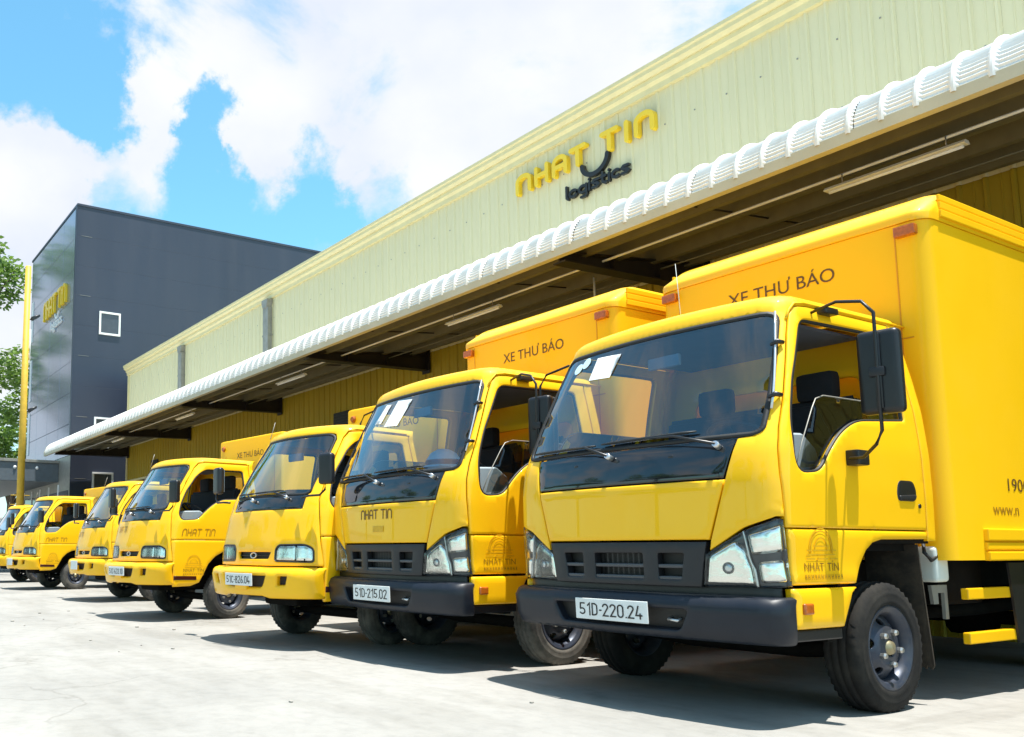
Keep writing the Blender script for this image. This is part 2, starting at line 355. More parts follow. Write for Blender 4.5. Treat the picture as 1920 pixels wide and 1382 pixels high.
def panel(chart, outer, holes=(), res=.05, er=.006, depth=.02, offs=0., flip=False, extra=None):
    loops = [densify(outer, res * .7)] + [densify(h, res * .7) for h in holes]
    if area2(loops[0]) < 0: loops[0] = loops[0][::-1]
    for i in range(1, len(loops)):
        if area2(loops[i]) > 0: loops[i] = loops[i][::-1]
    pts = []; edges = []; nb = 0
    for lp in loops:
        k = len(lp); pts.append(lp); edges += [(nb + i, nb + (i + 1) % k) for i in range(k)]; nb += k
    cand = []
    if er > 0:
        for lp in loops:
            e0 = lp - np.roll(lp, 1, 0); e1 = np.roll(lp, -1, 0) - lp
            n0 = np.stack([-e0[:, 1], e0[:, 0]], 1); n1 = np.stack([-e1[:, 1], e1[:, 0]], 1)
            n0 /= np.hypot(*n0.T)[:, None] + 1e-9; n1 /= np.hypot(*n1.T)[:, None] + 1e-9
            nn = n0 + n1; nn /= np.maximum(.25, np.hypot(*nn.T) ** 2)[:, None] / 2
            for f in (.3, 1.0): 
                q = lp + nn * er * f; dd = distpoly(q, loops); ok = (dd > er * f * .85); cand.append(q[ok])
    mn, mx = loops[0].min(0), loops[0].max(0)
    gx = np.arange(mn[0] + res * .5, mx[0], res); gy = np.arange(mn[1] + res * .5, mx[1], res)
    if len(gx) and len(gy):
        G = np.stack(np.meshgrid(gx, gy), -1).reshape(-1, 2)
        if extra is not None: G = np.concatenate([G, np.array(extra, float)])
        G = G[pinpoly(G, loops[0])]
        if len(G): G = G[distpoly(G, loops) > max(er * 1.7, res * .35)]
        cand.append(G)
    allp = np.concatenate(pts + cand)
    vs, es, fs, ov, oe, of = delaunay_2d_cdt([Vector(p) for p in allp], edges, [], 0, 1e-6)
    V = np.array([tuple(v) for v in vs]); F = np.array([f for f in fs if len(f) == 3])
    cen = V[F].mean(1); keep = pinpoly(cen, loops[0])
    for h in loops[1:]: keep &= ~pinpoly(cen, h)
    F = F[keep]; d = distpoly(V, loops)
    e1_ = V[F[:, 1]] - V[F[:, 0]]; e2_ = V[F[:, 2]] - V[F[:, 0]]; a2 = e1_[:, 0] * e2_[:, 1] - e1_[:, 1] * e2_[:, 0]; F = np.where(a2[:, None] > 0, F, F[:, ::-1])
    def nrm(V):
        e = 1e-4
        n = np.cross(chart(V[:, 0] + e, V[:, 1]) - chart(V[:, 0] - e, V[:, 1]), chart(V[:, 0], V[:, 1] + e) - chart(V[:, 0], V[:, 1] - e))
        return n / (np.linalg.norm(n, axis=1)[:, None] + 1e-12) * (-1 if flip else 1)
    Nn = nrm(V)
    disp = np.where(d < er, -(er - np.sqrt(np.maximum(er * er - (er - d) ** 2, 0))), 0) if er > 0 else np.zeros(len(V))
    X = chart(V[:, 0], V[:, 1]) + Nn * (offs + disp)[:, None]
    verts = [tuple(x) for x in X]; faces = [tuple(int(i) for i in (f if not flip else f[::-1])) for f in F]; sm = [True] * len(faces)
    if depth > 0:
        for lp in loops:
            n2 = nrm(lp); top = chart(lp[:, 0], lp[:, 1]) + n2 * (offs - er); bot = top - n2 * depth
            s = len(verts); k = len(lp); verts += [tuple(x) for x in top] + [tuple(x) for x in bot]
            for i in range(k):
                j = (i + 1) % k; f = (s + i, s + k + i, s + k + j, s + j); faces.append(f if not flip else f[::-1]); sm.append(True)
    me = bpy.data.meshes.new('panel'); me.from_pydata(verts, [], faces); me.polygons.foreach_set('use_smooth', sm); me.update()
    return me

class Cab:
    """rounded-box cab skin; chart (s, v): s along the perimeter from the front centre, v up the height"""
    def __init__(k, W, F, R, r, b, a, q, v0, rho, crown=.03, sig=.022):
        zz = np.arange(.2, 3.0, .004); g = np.exp(-.5 * (np.arange(-18, 19) * .004 / sig) ** 2); g /= g.sum()
        def sm(t):
            t = np.array(t).T; y = np.interp(zz, *t); return np.convolve(np.pad(y, 18, 'edge'), g, 'valid')
        k.zz = zz; k.Wt = sm(W); k.Ft = sm(F); k.R = R; k.r = r; k.b = b; k.a = a; k.q = q; k.v0 = v0; k.rho = rho; k.crown = crown
    def wall(k, z): return np.interp(z, k.zz, k.Wt), np.interp(z, k.zz, k.Ft)
    def y1(k, z): return np.interp(z, k.zz, k.Ft) + k.b + 1.15 * k.r
    def pt(k, s, v):
        s = np.asarray(s, float); v = np.asarray(v, float); s, v = np.broadcast_arrays(s, v)
        zc = np.minimum(v, k.v0); ph = np.clip((v - k.v0) / k.rho, 0, np.pi / 2); fl = np.maximum(0, v - k.v0 - k.rho * np.pi / 2)
        ins = k.rho * (1 - np.cos(ph)) + fl
        z = np.where(v < k.v0, v, k.v0 + k.rho * np.sin(ph) + k.crown * (1 - np.exp(-fl / .25)))
        W, F = k.wall(zc); W = np.maximum(W - ins, .001); F = F + ins; r = np.minimum(k.r, W * .5)
        sg = np.where(s < 0, -1, 1); t = np.abs(s); x0 = W - r; u = np.minimum(t / k.a, 1); xf = u * x0; yf = F + k.b * u * u
        c = np.clip((t - k.a) / k.q, 0, 1); sl_ = 2 * k.b / np.maximum(x0, .05)
        P0y = F + k.b; P1y = F + k.b + np.minimum(sl_ * r, r); P2y = F + k.b + 1.15 * r
        xc = (1 - c) ** 2 * x0 + 2 * c * (1 - c) * W + c * c * W; yc = (1 - c) ** 2 * P0y + 2 * c * (1 - c) * P1y + c * c * P2y
        d = np.maximum(t - k.a - k.q, 0)
        x = np.where(t <= k.a, xf, np.where(t <= k.a + k.q, xc, W)); y = np.where(t <= k.a, yf, np.where(t <= k.a + k.q, yc, P2y + d))
        return np.stack([x * sg, y, z], -1)
    def ss(k, y, z): return k.a + k.q + (y - float(k.y1(min(z, k.v0))))
    def at(k, s, v, off=0.):
        p = k.pt(s, v); e = 1e-4; n = np.cross(k.pt(s + e, v) - k.pt(s - e, v), k.pt(s, v + e) - k.pt(s, v - e)); n /= np.linalg.norm(n)
        return Vector(p + n * off)
def mir(poly): return [(-s, v) for s, v in poly][::-1]

# ---- lettering
_txt = {}
def text_mesh(body, size=1., extrude=0.):
    key = (body, size, extrude)
    cu = bpy.data.curves.new('text', 'FONT'); cu.body = body; cu.size = size; cu.extrude = extrude; cu.resolution_u = 4
    o = bpy.data.objects.new('text', cu); COL.objects.link(o); dg = bpy.context.evaluated_depsgraph_get()
    me = bpy.data.meshes.new_from_object(o.evaluated_get(dg)); bpy.data.objects.remove(o); bpy.data.curves.remove(cu); return me
def stroke_bm(strokes, w, depth, bm=None, nseg=6):
    """flat bar lettering with round ends: strokes are polylines in (x, y); extruded to depth along +z"""
    b = bm or bmesh.new()
    for si, st in enumerate(strokes):
        z0_ = si * (.0016 if depth > 0 else .0005)
        st = [Vector(p) for p in st]; n = len(st); Lf = []; Rt = []
        for i, p in enumerate(st):
            d0 = (st[i] - st[i - 1]).normalized() if i else (st[1] - st[0]).normalized(); d1 = (st[i + 1] - st[i]).normalized() if i < n - 1 else d0
            t = (d0 + d1).normalized(); nrm = Vector((-t.y, t.x)); kf = 1 / max(.5, nrm.dot(Vector((-d0.y, d0.x))))
            Lf.append(p + nrm * w / 2 * kf); Rt.append(p - nrm * w / 2 * kf)
        d = (st[-1] - st[-2]).normalized(); a0 = math.atan2(d.y, d.x)
        capE = [st[-1] + Vector((math.cos(a0 + math.pi / 2 - math.pi * k / nseg), math.sin(a0 + math.pi / 2 - math.pi * k / nseg))) * w / 2 for k in range(1, nseg)]
        d = (st[0] - st[1]).normalized(); a1 = math.atan2(d.y, d.x)
        capS = [st[0] + Vector((math.cos(a1 + math.pi / 2 - math.pi * k / nseg), math.sin(a1 + math.pi / 2 - math.pi * k / nseg))) * w / 2 for k in range(1, nseg)]
        vt = lambda P, z: [b.verts.new((p.x, p.y, z + z0_)) for p in P]
        for z, fl in (((depth, False), (0, True)) if depth > 0 else ((0, False),)):
            l, r_, ce, cs = vt(Lf, z), vt(Rt, z), vt(capE, z), vt(capS, z); fs = []
            for i in range(n - 1): fs.append((r_[i], r_[i + 1], l[i + 1], l[i]))
            fs.append(tuple([r_[-1]] + ce[::-1] + [l[-1]])); fs.append(tuple([l[0]] + cs[::-1] + [r_[0]]))
            for f in fs: b.faces.new(f if not fl else f[::-1])
        if depth > 0:
            ring = Lf + capE + Rt[::-1] + capS; A = vt(ring, depth); B = vt(ring, 0); m = len(ring)
            for i in range(m): b.faces.new((A[i], A[(i + 1) % m], B[(i + 1) % m], B[i]))
    bmesh.ops.recalc_face_normals(b, faces=b.faces[:])
    return b
def logo_letters(rnd=.16):
    """strokes of the rounded word mark, unit height, as a list of (letter strokes, advance)"""
    arch = lambda x0, x1: [(x0, 0), (x0, 1 - rnd * 2)] + [((x0 + x1) / 2 - (x1 - x0) / 2 * math.cos(math.pi * k / 8), 1 - rnd * 2 + rnd * 2 * math.sin(math.pi * k / 8)) for k in range(1, 8)] + [(x1, 1 - rnd * 2), (x1, 0)]
    n = [arch(0, .74)]; H = [[(0, 0), (0, 1)], [(.66, 0), (.66, 1)], [(0, .5), (.66, .5)]]
    A = [arch(0, .70), [(0, .42), (.70, .42)]]; T = [[(0, 1), (.80, 1)], [(.40, 1), (.40, 0)]]; I = [[(0, 0), (0, 1)]]
    return n, H, A, T, I
def map_mesh(me, fn):
    for v in me.vertices: v.co = fn(v.co)
    me.update(); return me

# ------------------------------------------------------------------ ground and setting
def build_ground():
    bm = bmesh.new(); n = 60; X0, X1, Y0, Y1 = -1500, 1500, -1500, 1500
    vs = [bm.verts.new(p) for p in ((X0, Y0, 0), (X1, Y0, 0), (X1, Y1, 0), (X0, Y1, 0))]; bm.faces.new(vs)
    struct('ground', bm, 'ground')
build_ground()
YW = 10.88; XL = -32.8; XR = 4.2
def rib_sheet(w, z0, z1, pitch=.25, rib=.025):
    """one trapezoidal cladding sheet, ribs towards -y"""
    b = bmesh.new(); prof = []
    n = max(1, int(round(w / pitch)))
    for i in range(n):
        x = i * w / n; prof += [(x, 0), (x + .10, 0), (x + .105, -.006), (x + .115, -.006), (x + .12, 0), (x + w / n - .06, 0), (x + w / n - .045, -rib), (x + w / n - .018, -rib)]
    prof.append((w, 0))
    A = [b.verts.new((x, y, z0)) for x, y in prof]; B = [b.verts.new((x, y, z1)) for x, y in prof]
    for i in range(len(prof) - 1): b.faces.new((A[i], A[i + 1], B[i + 1], B[i]))
    return b
def build_warehouse():
    wh = thing('warehouse', 'long warehouse with pale yellow ribbed upper wall above a white bullnose canopy', 'warehouse', (0, 0, 0))
    part(wh, 'building_core', 'core', lambda: bm_box(XL + .02, XR, YW + .12, YW + 26, 0, 8.1), 'wall_hi')
    part(wh, 'sheeting_rail', 'srail', lambda: bm_box(XL + .02, XR, YW + .03, YW + .12, 4.6, 8.0), 'wall_lo')
    n = 37
    for i in range(n):
        x = XL + i * 1.0
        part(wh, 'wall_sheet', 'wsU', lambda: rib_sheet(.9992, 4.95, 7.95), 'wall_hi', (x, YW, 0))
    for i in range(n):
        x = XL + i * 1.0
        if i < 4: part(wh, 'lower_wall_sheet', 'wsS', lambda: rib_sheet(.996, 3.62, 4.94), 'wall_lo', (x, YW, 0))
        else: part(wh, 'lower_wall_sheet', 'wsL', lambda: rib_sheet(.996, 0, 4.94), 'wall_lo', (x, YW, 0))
    part(wh, 'wall_edge_trim', 'wet', lambda: bm_box(XL - .06, XL + .05, YW - .045, YW + .3, 3.6, 7.9), 'trim')
    part(wh, 'lower_edge_trim', 'wlt', lambda: bm_box(XL - .04, XL + 4.0, YW - .05, YW - .03, 3.56, 3.64), 'trim')
    part(wh, 'bay_soffit', 'bso', lambda: bm_box(XL, XL + 3.99, YW - .02, YW + .11, 3.54, 3.6), 'beam')
    part(wh, 'dock_shade_sheet', 'dop', lambda: bm_box(XL + .02, XL + 3.99, YW + .02, YW + .1, 0, 3.55), 'beam')  # dark sheet standing in for the shade inside the open bay
    part(wh, 'eaves_cornice', 'cor1', lambda: bm_prism([(YW + .2, 7.84), (YW - .07, 7.86), (YW - .07, 7.95), (YW - .12, 7.99), (YW - .12, 8.06), (YW + .2, 8.06)], XL - .1, XR, 'x'), 'trim')
    part(wh, 'eaves_gutter', 'cor2', lambda: bm_prism([(YW + .2, 8.062), (YW - .15, 8.062), (YW - .20, 8.11), (YW - .20, 8.17), (YW - .23, 8.19), (YW - .23, 8.245), (YW + .2, 8.245)], XL - .12, XR, 'x'), 'trim')
    for i, x in enumerate((-20.68, -27.0)):
        p = part(wh, 'downpipe', 'dpipe', lambda: bm_box(-.15, .15, -.17, -.03, 5.2, 7.62, .01), 'galv', (x, YW, 0))
        part(p, 'rain_hopper', 'hop', lambda: bm_prism([(-.10, 7.60), (.10, 7.60), (.17, 7.74), (.17, 7.83), (-.17, 7.83), (-.17, 7.74)], -.20, -.03, 'y'), 'galv')
        for z in (5.9, 6.8): part(p, 'pipe_bracket', f'pbr{z}', lambda: bm_box(-.17, .17, -.175, -.02, z, z + .05), 'galv')
    for x in (-17.0, -29.6, -4.4):
        v = part(wh, 'wall_vent', 'vent', lambda: bm_box(-.33, .33, -.05, -.028, 3.86, 4.18), 'seal', (x, YW, 0))
        for k in range(4): part(v, 'vent_louvre', f'vlv{k}', lambda: bm_box(-.31, .31, -.062, -.045, 3.89 + .07 * k, 3.915 + .07 * k), 'beam')
    # bolt heads in rows on the upper wall
    def bolts():
        b = bmesh.new()
        for z in (5.55, 6.4, 7.3):
            for i in range(74):
                x = XL + .33 + i * .5
                bm_box(x - .009, x + .009, YW - .010, YW - .0, z - .009, z + .009, 0, 1, b)
        return b
    o = part(wh, 'sheet_screws', 'bolts', bolts, 'galv'); o['kind'] = 'stuff'
    # ---- canopy
    sheetZ = lambda y: 5.06 + (y - 8.29) * .07
    fas = part(wh, 'canopy', 'fascia', lambda: bm_prism([(7.868, 4.55), (7.868, 4.655), (7.895, 4.655), (7.895, 4.575), (7.96, 4.575), (7.96, 4.55)], -33.85, XR, 'x'), 'fascia')
    def roof_sheet():
        path = [(YW - .04, sheetZ(YW - .04)), (9.6, sheetZ(9.6)), (8.6, sheetZ(8.6))]; r = .405; cy, cz = 8.29, 4.65; m = 31
        arc = []
        for i in range(m):
            a = math.radians(94 + (180 - 94) * i / (m - 1)); arc.append((a, 1 if (i % 2) else -1))
        prof = []
        for i in range(3):
            x = i * .27; prof += [(x, 0, 1), (x + .07, -.004, 1), (x + .19, 0, 1), (x + .212, .022, 0), (x + .222, .032, 0), (x + .240, .032, 0), (x + .250, .022, 0)]
        prof.append((.808, 0, 1))
        b = bmesh.new(); rows = []
        for y, z in path: rows.append([b.verts.new((x, y, z + h)) for x, h, p in prof])
        for a, sgn in arc:
            rows.append([b.verts.new((x, cy + (r + h + sgn * .0065 * p) * math.cos(a), cz + (r + h + sgn * .0065 * p) * math.sin(a))) for x, h, p in prof])
        rows.append([b.verts.new((x, cy - r - h, cz - .02)) for x, h, p in prof])
        for i in range(len(rows) - 1):
            for k in range(len(prof) - 1): b.faces.new((rows[i][k], rows[i + 1][k], rows[i + 1][k + 1], rows[i][k + 1]))
        bmesh.ops.recalc_face_normals(b, faces=b.faces[:])
        me = bpy.data.meshes.new('rs'); 
        # underside skin: darker colour and deeper ribs stand in for the shade
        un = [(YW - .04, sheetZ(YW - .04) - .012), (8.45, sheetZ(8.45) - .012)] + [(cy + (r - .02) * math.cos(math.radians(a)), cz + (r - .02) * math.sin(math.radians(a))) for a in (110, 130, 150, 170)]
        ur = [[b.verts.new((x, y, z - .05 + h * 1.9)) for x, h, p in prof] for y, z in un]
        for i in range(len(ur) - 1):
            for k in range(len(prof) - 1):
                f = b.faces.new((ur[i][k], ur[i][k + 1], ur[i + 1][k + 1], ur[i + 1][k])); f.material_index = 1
        b.to_mesh(me); b.free(); me.materials.append(M['roof_white']); me.materials.append(M['roof_under_shade']); return me
    i = 0; x = -33.85
    while x < XR - .5:
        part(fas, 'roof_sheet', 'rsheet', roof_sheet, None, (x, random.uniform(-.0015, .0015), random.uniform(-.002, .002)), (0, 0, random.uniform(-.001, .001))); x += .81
    part(fas, 'end_flashing', 'efl', lambda: bm_prism([(YW, 5.24), (8.29, 5.075), (8.1, 5.03), (7.96, 4.92), (7.868, 4.70), (7.868, 4.55), (7.95, 4.55), (8.02, 4.66), (8.3, 4.92), (YW, 5.1)], -33.9, -33.855, 'x'), 'fascia')
    for k, y in enumerate((8.42, 9.05, 9.75, 10.45)):
        zb = 4.62 + (y - 8.02) * .098
        part(fas, 'purlin', f'pur{k}', lambda: bm_prism([(y - .03, zb), (y + .05, zb), (y + .05, zb + .02), (y - .01, zb + .02), (y - .01, sheetZ(y) - .03), (y - .05, sheetZ(y) - .03), (y - .05, sheetZ(y) - .045), (y - .03, sheetZ(y) - .045)], -33.8, XR, 'x'), 'purlin')
    part(fas, 'conduit', 'cond', lambda: bm_tube([(-33.5, 8.78, 4.66), (XR, 8.78, 4.66)], .016, 6), 'lamp')
    part(fas, 'conduit', 'cond2', lambda: bm_tube([(-33.5, 9.9, 4.74), (XR, 9.9, 4.74)], .012, 6), 'purlin')
    def bracket():
        b = bm_prism([(8.0, 4.53), (YW - .03, 4.60), (YW - .03, 4.93), (8.0, 4.62)], -.012, .012, 'x')
        bm_prism([(8.0, 4.51), (YW - .03, 4.58), (YW - .03, 4.60), (8.0, 4.53)], -.10, .10, 'x', 0, b)
        bm_prism([(8.0, 4.62), (YW - .03, 4.93), (YW - .03, 4.95), (8.0, 4.64)], -.10, .10, 'x', 0, b)
        bm_box(-.12, .12, YW - .05, YW - .028, 4.52, 5.0, 0, 1, b)
        for y in (8.9, 9.8): bm_box(-.09, .09, y, y + .012, 4.53 + (y - 8) * .025, 4.62 + (y - 8) * .108, 0, 1, b)
        return b
    for x in (-32.65, -26.36, -20.06, -13.76, -7.46, -1.16):
        part(fas, 'bracket', 'brk', bracket, 'beam', (x, 0, 0))
    for x in np.arange(-31, XR, 3.15):
        part(fas, 'sag_rod', 'sag', lambda: bm_tube([(0, 8.35, 4.72), (.0, 9.1, 4.80), (0, 10.4, 4.92)], .012, 5), 'beam', (float(x), 0, 0))
    # tube lamps hung under the canopy
    for i, (x, w) in enumerate(((-4.0, 'over the nearest box truck'), (-9.94, 'above the second box truck'), (-15.7, 'above the fourth truck'), (-21.6, 'near the second bracket from the far end'), (-27.4, 'nearest the dark building'))):
        l = thing('tube_lamp', f'unlit white tube lamp under the canopy {w}', 'lamp', (x, 8.75, 4.56), 0, 'tube lamps under the canopy')
        part(l, 'lamp_housing', 'tlh', lambda: bm_prism([(-.03, .0), (.03, .0), (.055, -.03), (.045, -.035), (-.045, -.035), (-.055, -.03)], -.61, .61, 'x'), 'lamp')
        part(l, 'tube', 'tlt', lambda: bm_tube([(-.58, 0, -.05), (.58, 0, -.05)], .015, 8), 'white')
        for s in (-.45, .45): part(l, 'hanger', 'tlg', lambda: bm_tube([(0, 0, 0), (0, 0, .10)], .006, 5), 'galv', (s, 0, 0))
    cc = thing('security_camera', 'small white security camera on a thin stem under the canopy', 'camera', (-8.05, 9.3, 4.55))
    part(cc, 'stem', 'ccs', lambda: bm_tube([(0, 0, .15), (.0, 0, -.12), (.02, -.05, -.18)], .015, 6), 'lamp')
    part(cc, 'camera_body', 'ccb', lambda: tomesh(bm_box(-.04, .04, -.12, .12, -.035, .035, .015, 2), 50), 'white', (-.03, -.08, -.22), (R_(18), 0, R_(-50)))
build_warehouse()

def wall_sign():
    """raised lettering on the upper wall"""
    sg = thing('wall_sign', 'raised yellow word mark with black smile and the black word logistics on the upper wall', 'sign', (-11.0, YW - .03, 7.26))
    n, H, A, T, I = logo_letters(); h = .285; w = .08
    spec = [(n, -11.0, .30), (H, -10.54, .25), (A, -10.13, .26), (T, -9.75, .29), (T, -9.10, .29), (I, -8.62, 0), (n, -8.44, .29)]
    for i, (L, x0, wd) in enumerate(spec):
        mx = max(p[0] for s in L for p in s) or 1
        st = [[(p[0] / mx * wd, p[1] * h) for p in s] for s in L]
        def mk():
            b = stroke_bm(st, w, .09)
            for v in b.verts: v.co = Vector((v.co.x, -v.co.z, v.co.y))
            bmesh.ops.recalc_face_normals(b, faces=b.faces[:]); return b
        obj('letter', mk(), 'sign_y', sg, (x0 + 11.0 + .04, 0, .03))
    def smile():
        st = [[(-9.50 + 11.0 + .52 * t, 7.235 - 7.26 - .235 * math.sin(math.pi * u) * 1.0 + .03 * t) for u in np.linspace(0.02, .98, 21) for t in [(1 - math.cos(math.pi * u)) / 2]]]
        b = stroke_bm(st, .075, .07)
        for v in b.verts: v.co = Vector((v.co.x, -v.co.z, v.co.y))
        bmesh.ops.recalc_face_normals(b, faces=b.faces[:]); return b
    obj('smile', smile(), 'sign_k', sg)
    # the word below in rounded strokes
    def ring(x, r=.5, z=.5, a0=0, a1=2 * math.pi): return arc_pts(x + .42, z, .42, a0, a1, 14)
    glyph = {'l': ([[(0.05, 1.6), (0.05, .2), (.2, 0)]], .42), 'o': ([arc_pts(.42, .45, .42, 0, 2 * math.pi, 14)], 1.12), 'g': ([arc_pts(.42, .45, .42, 0, 2 * math.pi, 14), [(.84, .9), (.84, -.3), (.7, -.5), (.2, -.5)]], 1.14), 'i': ([[(0.05, 0), (0.05, .88)], [(0.05, 1.28), (.06, 1.30)]], .40),
             's': ([[(.7, .85), (.2, .88), (.03, .7), (.2, .48), (.55, .42), (.7, .2), (.5, .02), (.02, .03)]], 1.0), 't': ([[(.15, 1.35), (.15, .2), (.35, 0), (.55, .02)], [(0, .85), (.5, .85)]], .82), 'c': ([arc_pts(.42, .45, .42, math.pi * .28, math.pi * 1.72, 12)], 1.0)}
    x = 0; st = []
    for ch in 'logistics':
        g, adv = glyph[ch]; st += [[(px + x, py) for px, py in s] for s in g]; x += adv
    sc = 1.28 / (x - .3)
    st = [[(px * sc, py * sc * .74) for px, py in s] for s in st]
    b = stroke_bm(st, .045, .05)
    for v in b.verts: v.co = Vector((v.co.x, -v.co.z, v.co.y))
    bmesh.ops.recalc_face_normals(b, faces=b.faces[:])
    obj('word', b, 'sign_k', sg, (-9.87 + 11.0, 0, 6.79 - 7.26))
wall_sign()

def office():
    XO, YO, ZT = -34.2, 9.0, 15.05
    ob = thing('office_building', 'tall slate blue office building with glossy front beyond the warehouse', 'building', (XO, YO, 0))
    part(ob, 'building_core', 'ocore', lambda: bm_box(-8.2, -.06, .06, 17, 0, 15.0), 'porch')
    rows = 12; h = ZT / rows
    for i in range(rows):
        z0 = i * h
        part(ob, 'side_panel', 'oside', lambda: bm_box(-.06, 0, .0, 17, .0015, h - .0015, .001, 1), 'clad', (0, 0, z0))
    for k in range(1, rows):
        part(ob, 'joint_highlight', 'oclip', lambda: bm_box(.0, .008, .18, .62, -.006, .006), 'galv', (0, 0, k * h)) if k % 2 else None  # pale strips painting the highlight lines along the panel joints
    part(ob, 'parapet', 'opar', lambda: bm_box(-8.25, .03, -.03, 17.05, ZT, ZT + .10, .01), 'clad')
    part(ob, 'corner_trim', 'octr', lambda: bm_box(-.14, .012, -.055, -.004, 4.7, ZT - .01, .006), 'clad')
    nc, nr = 4, 8; w = 8.0 / nc; hh = (ZT - 4.7) / nr
    for i in range(nc):
        for j in range(nr):
            part(ob, 'facade_panel', 'ofac', lambda: bm_box(.008, w - .008, 0, .05, .008, hh - .008, .004, 1), 'facade', (-8.16 + i * w, 0, 4.7 + j * hh))
    def window(y0, y1, z0, z1):
        fr = bmesh.new(); t = .075
        for a in ((y0, y1, z1 - t, z1), (y0, y1, z0, z0 + t), (y0, y0 + t, z0 + t + .001, z1 - t - .001), (y1 - t, y1, z0 + t + .001, z1 - t - .001)): bm_box(.0, .06, a[0], a[1], a[2], a[3], 0, 1, fr)
        wi = obj('window', fr, 'frame', ob)
        obj('pane', bm_box(.004, .02, y0 + t, y1 - t, z0 + t, z1 - t), 'pane', wi)
    window(1.0, 1.9, 9.75, 10.72); window(.9, 2.2, 5.0, 6.30); window(.88, 1.75, 2.6, 4.05)
    for z in (10.9, 8.0, 5.4):
        pn = obj('front_window', bm_box(-7.9, -7.6, -.03, 0, z, z + 2.0, .01), 'frame', ob)
    # porch and ground floor
    pc = part(ob, 'porch_canopy', 'porch', lambda: bm_box(-16, -1.8, -4.5, -.002, 3.72, 4.50, .02), 'porch')
    part(pc, 'porch_cap', 'pcap', lambda: bm_box(-16, -1.74, -4.56, -.01, 4.502, 4.62, .01), 'galv')
    for k, y in enumerate((-1.78, -.89, -2.7, -3.6)): part(pc, 'porch_lamp', 'plamp', lambda: tomesh(bm_lathe([(0, .001), (0, .07), (.03, .06), (.06, .03), (.065, .001)], 14, 'x'), 40), 'white', (-1.80, y, 4.28))
    part(ob, 'ground_floor', 'ogf', lambda: bm_box(-8.2, -.02, .0, .055, 0, 4.69), 'galv')
    for i in range(5):
        x0 = -8.1 + i * 1.6
        d = part(ob, 'shop_window', 'oshop', lambda: bm_box(.04, 1.5, -.02, -.004, .1, 3.3), 'pane', (x0, 0, 0))
        part(d, 'mullion', 'omul', lambda: bm_box(-.06, .04, -.05, -.002, 0, 3.6), 'frame')
        part(d, 'transom', 'otra', lambda: bm_box(.042, 1.5, -.05, -.022, 2.3, 2.38), 'frame')
    for x in (-4.5, -14.5): part(ob, 'porch_column', 'pcol', lambda: bm_box(-.15, .15, -4.2, -3.9, 0, 3.718, .01), 'porch', (x, 0, 0))
    # sign letters on the glossy front
    sg = thing('office_sign', 'small raised yellow word mark with white word below on the glossy office front', 'sign', (-39.3, YO - .0, 11.2))
    n, H, A, T, I = logo_letters(); hgt = .75
    spec = [(n, 0, .44), (H, .58, .38), (A, 1.12, .42), (T, 1.66, .48), (T, 2.50, .48), (I, 3.14, 0), (n, 3.34, .44)]
    for L, x0, wd in spec:
        mx = max(p[0] for s in L for p in s) or 1
        b = stroke_bm([[(p[0] / mx * wd, p[1] * hgt) for p in s] for s in L], .12, .10)
        for v in b.verts: v.co = Vector((v.co.x, -v.co.z - .005, v.co.y))
        bmesh.ops.recalc_face_normals(b, faces=b.faces[:]); obj('letter', b, 'sign_y', sg, (x0, 0, .15))
    b = stroke_bm([[(1.95 + .62 * t, -.02 - .22 * math.sin(math.pi * t)) for t in np.linspace(0, 1, 11)]], .09, .06)
    for v in b.verts: v.co = Vector((v.co.x, -v.co.z - .005, v.co.y))
    bmesh.ops.recalc_face_normals(b, faces=b.faces[:]); obj('smile', b, 'frame', sg)
    me = text_mesh('logistics', .62, .03); map_mesh(me, lambda c: Vector((c.x, -c.z - .04, c.y)))
    obj('word', me, 'frame', sg, (1.2, 0, -.62))
office()

def pole():
    p = thing('light_pole', 'tall yellow pole with two small floodlights in front of the office', 'pole', (-33.0, 6.85, 0))
    part(p, 'mast', 'mast', lambda: bm_tube([(0, 0, 0), (0, 0, 11.75)], [.15, .11], 14), 'pole')
    for z in (9.72, 6.16):
        a = part(p, 'floodlight', 'flood', lambda: tomesh(bm_prism([(.05, .05), (.38, .20), (.40, .12), (.10, -.10)], -.07, .07, 'x', .02), 40), 'black', (0, .1, z))
        part(a, 'floodlight_arm', 'flarm', lambda: bm_tube([(0, -.12, -.1), (0, .12, 0)], .03, 6), 'black')
    part(p, 'wire', 'wire1', lambda: bm_tube([(0, .16, 9.3), (.0, .17, 8.0)], .02, 5), 'frame')
    for z in (2.6, 2.95, 2.3): part(p, 'climbing_peg', 'peg', lambda: bm_tube([(0, -.35, 0), (0, .35, 0)], .015, 5), 'pole', (0, 0, z))
pole()

def leaf_cloud(clumps, n, size, seed):
    rnd = np.random.default_rng(seed); V = []; F = []
    wts = np.array([c[3] ** 2 for c in clumps]); cnt = (wts / wts.sum() * n).astype(int)
    for (cx, cy, cz, r), m in zip(clumps, cnt):
        d = rnd.normal(size=(m, 3)); d /= np.linalg.norm(d, axis=1)[:, None]; rad = r * rnd.uniform(.45, 1.05, m) ** .6
        p = d * rad[:, None] * np.array([1, 1, .75]) + np.array([cx, cy, cz])
        for q in p:
            a = rnd.uniform(0, 2 * math.pi); t = Vector((math.cos(a), math.sin(a), rnd.uniform(-.7, .3))).normalized()
            u = t.cross(Vector((rnd.normal(), rnd.normal(), rnd.normal() + .6)).normalized())
            if u.length < .1: continue
            u.normalize(); s = size * rnd.uniform(.6, 1.3); q = Vector(q); k = len(V)
            V += [q, q + t * s * .5 + u * s * .26, q + t * s, q + t * s * .5 - u * s * .26]; F.append((k, k + 1, k + 2, k + 3))
    me = bpy.data.meshes.new('leaves'); me.from_pydata([tuple(v) for v in V], [], F); me.update(); return me
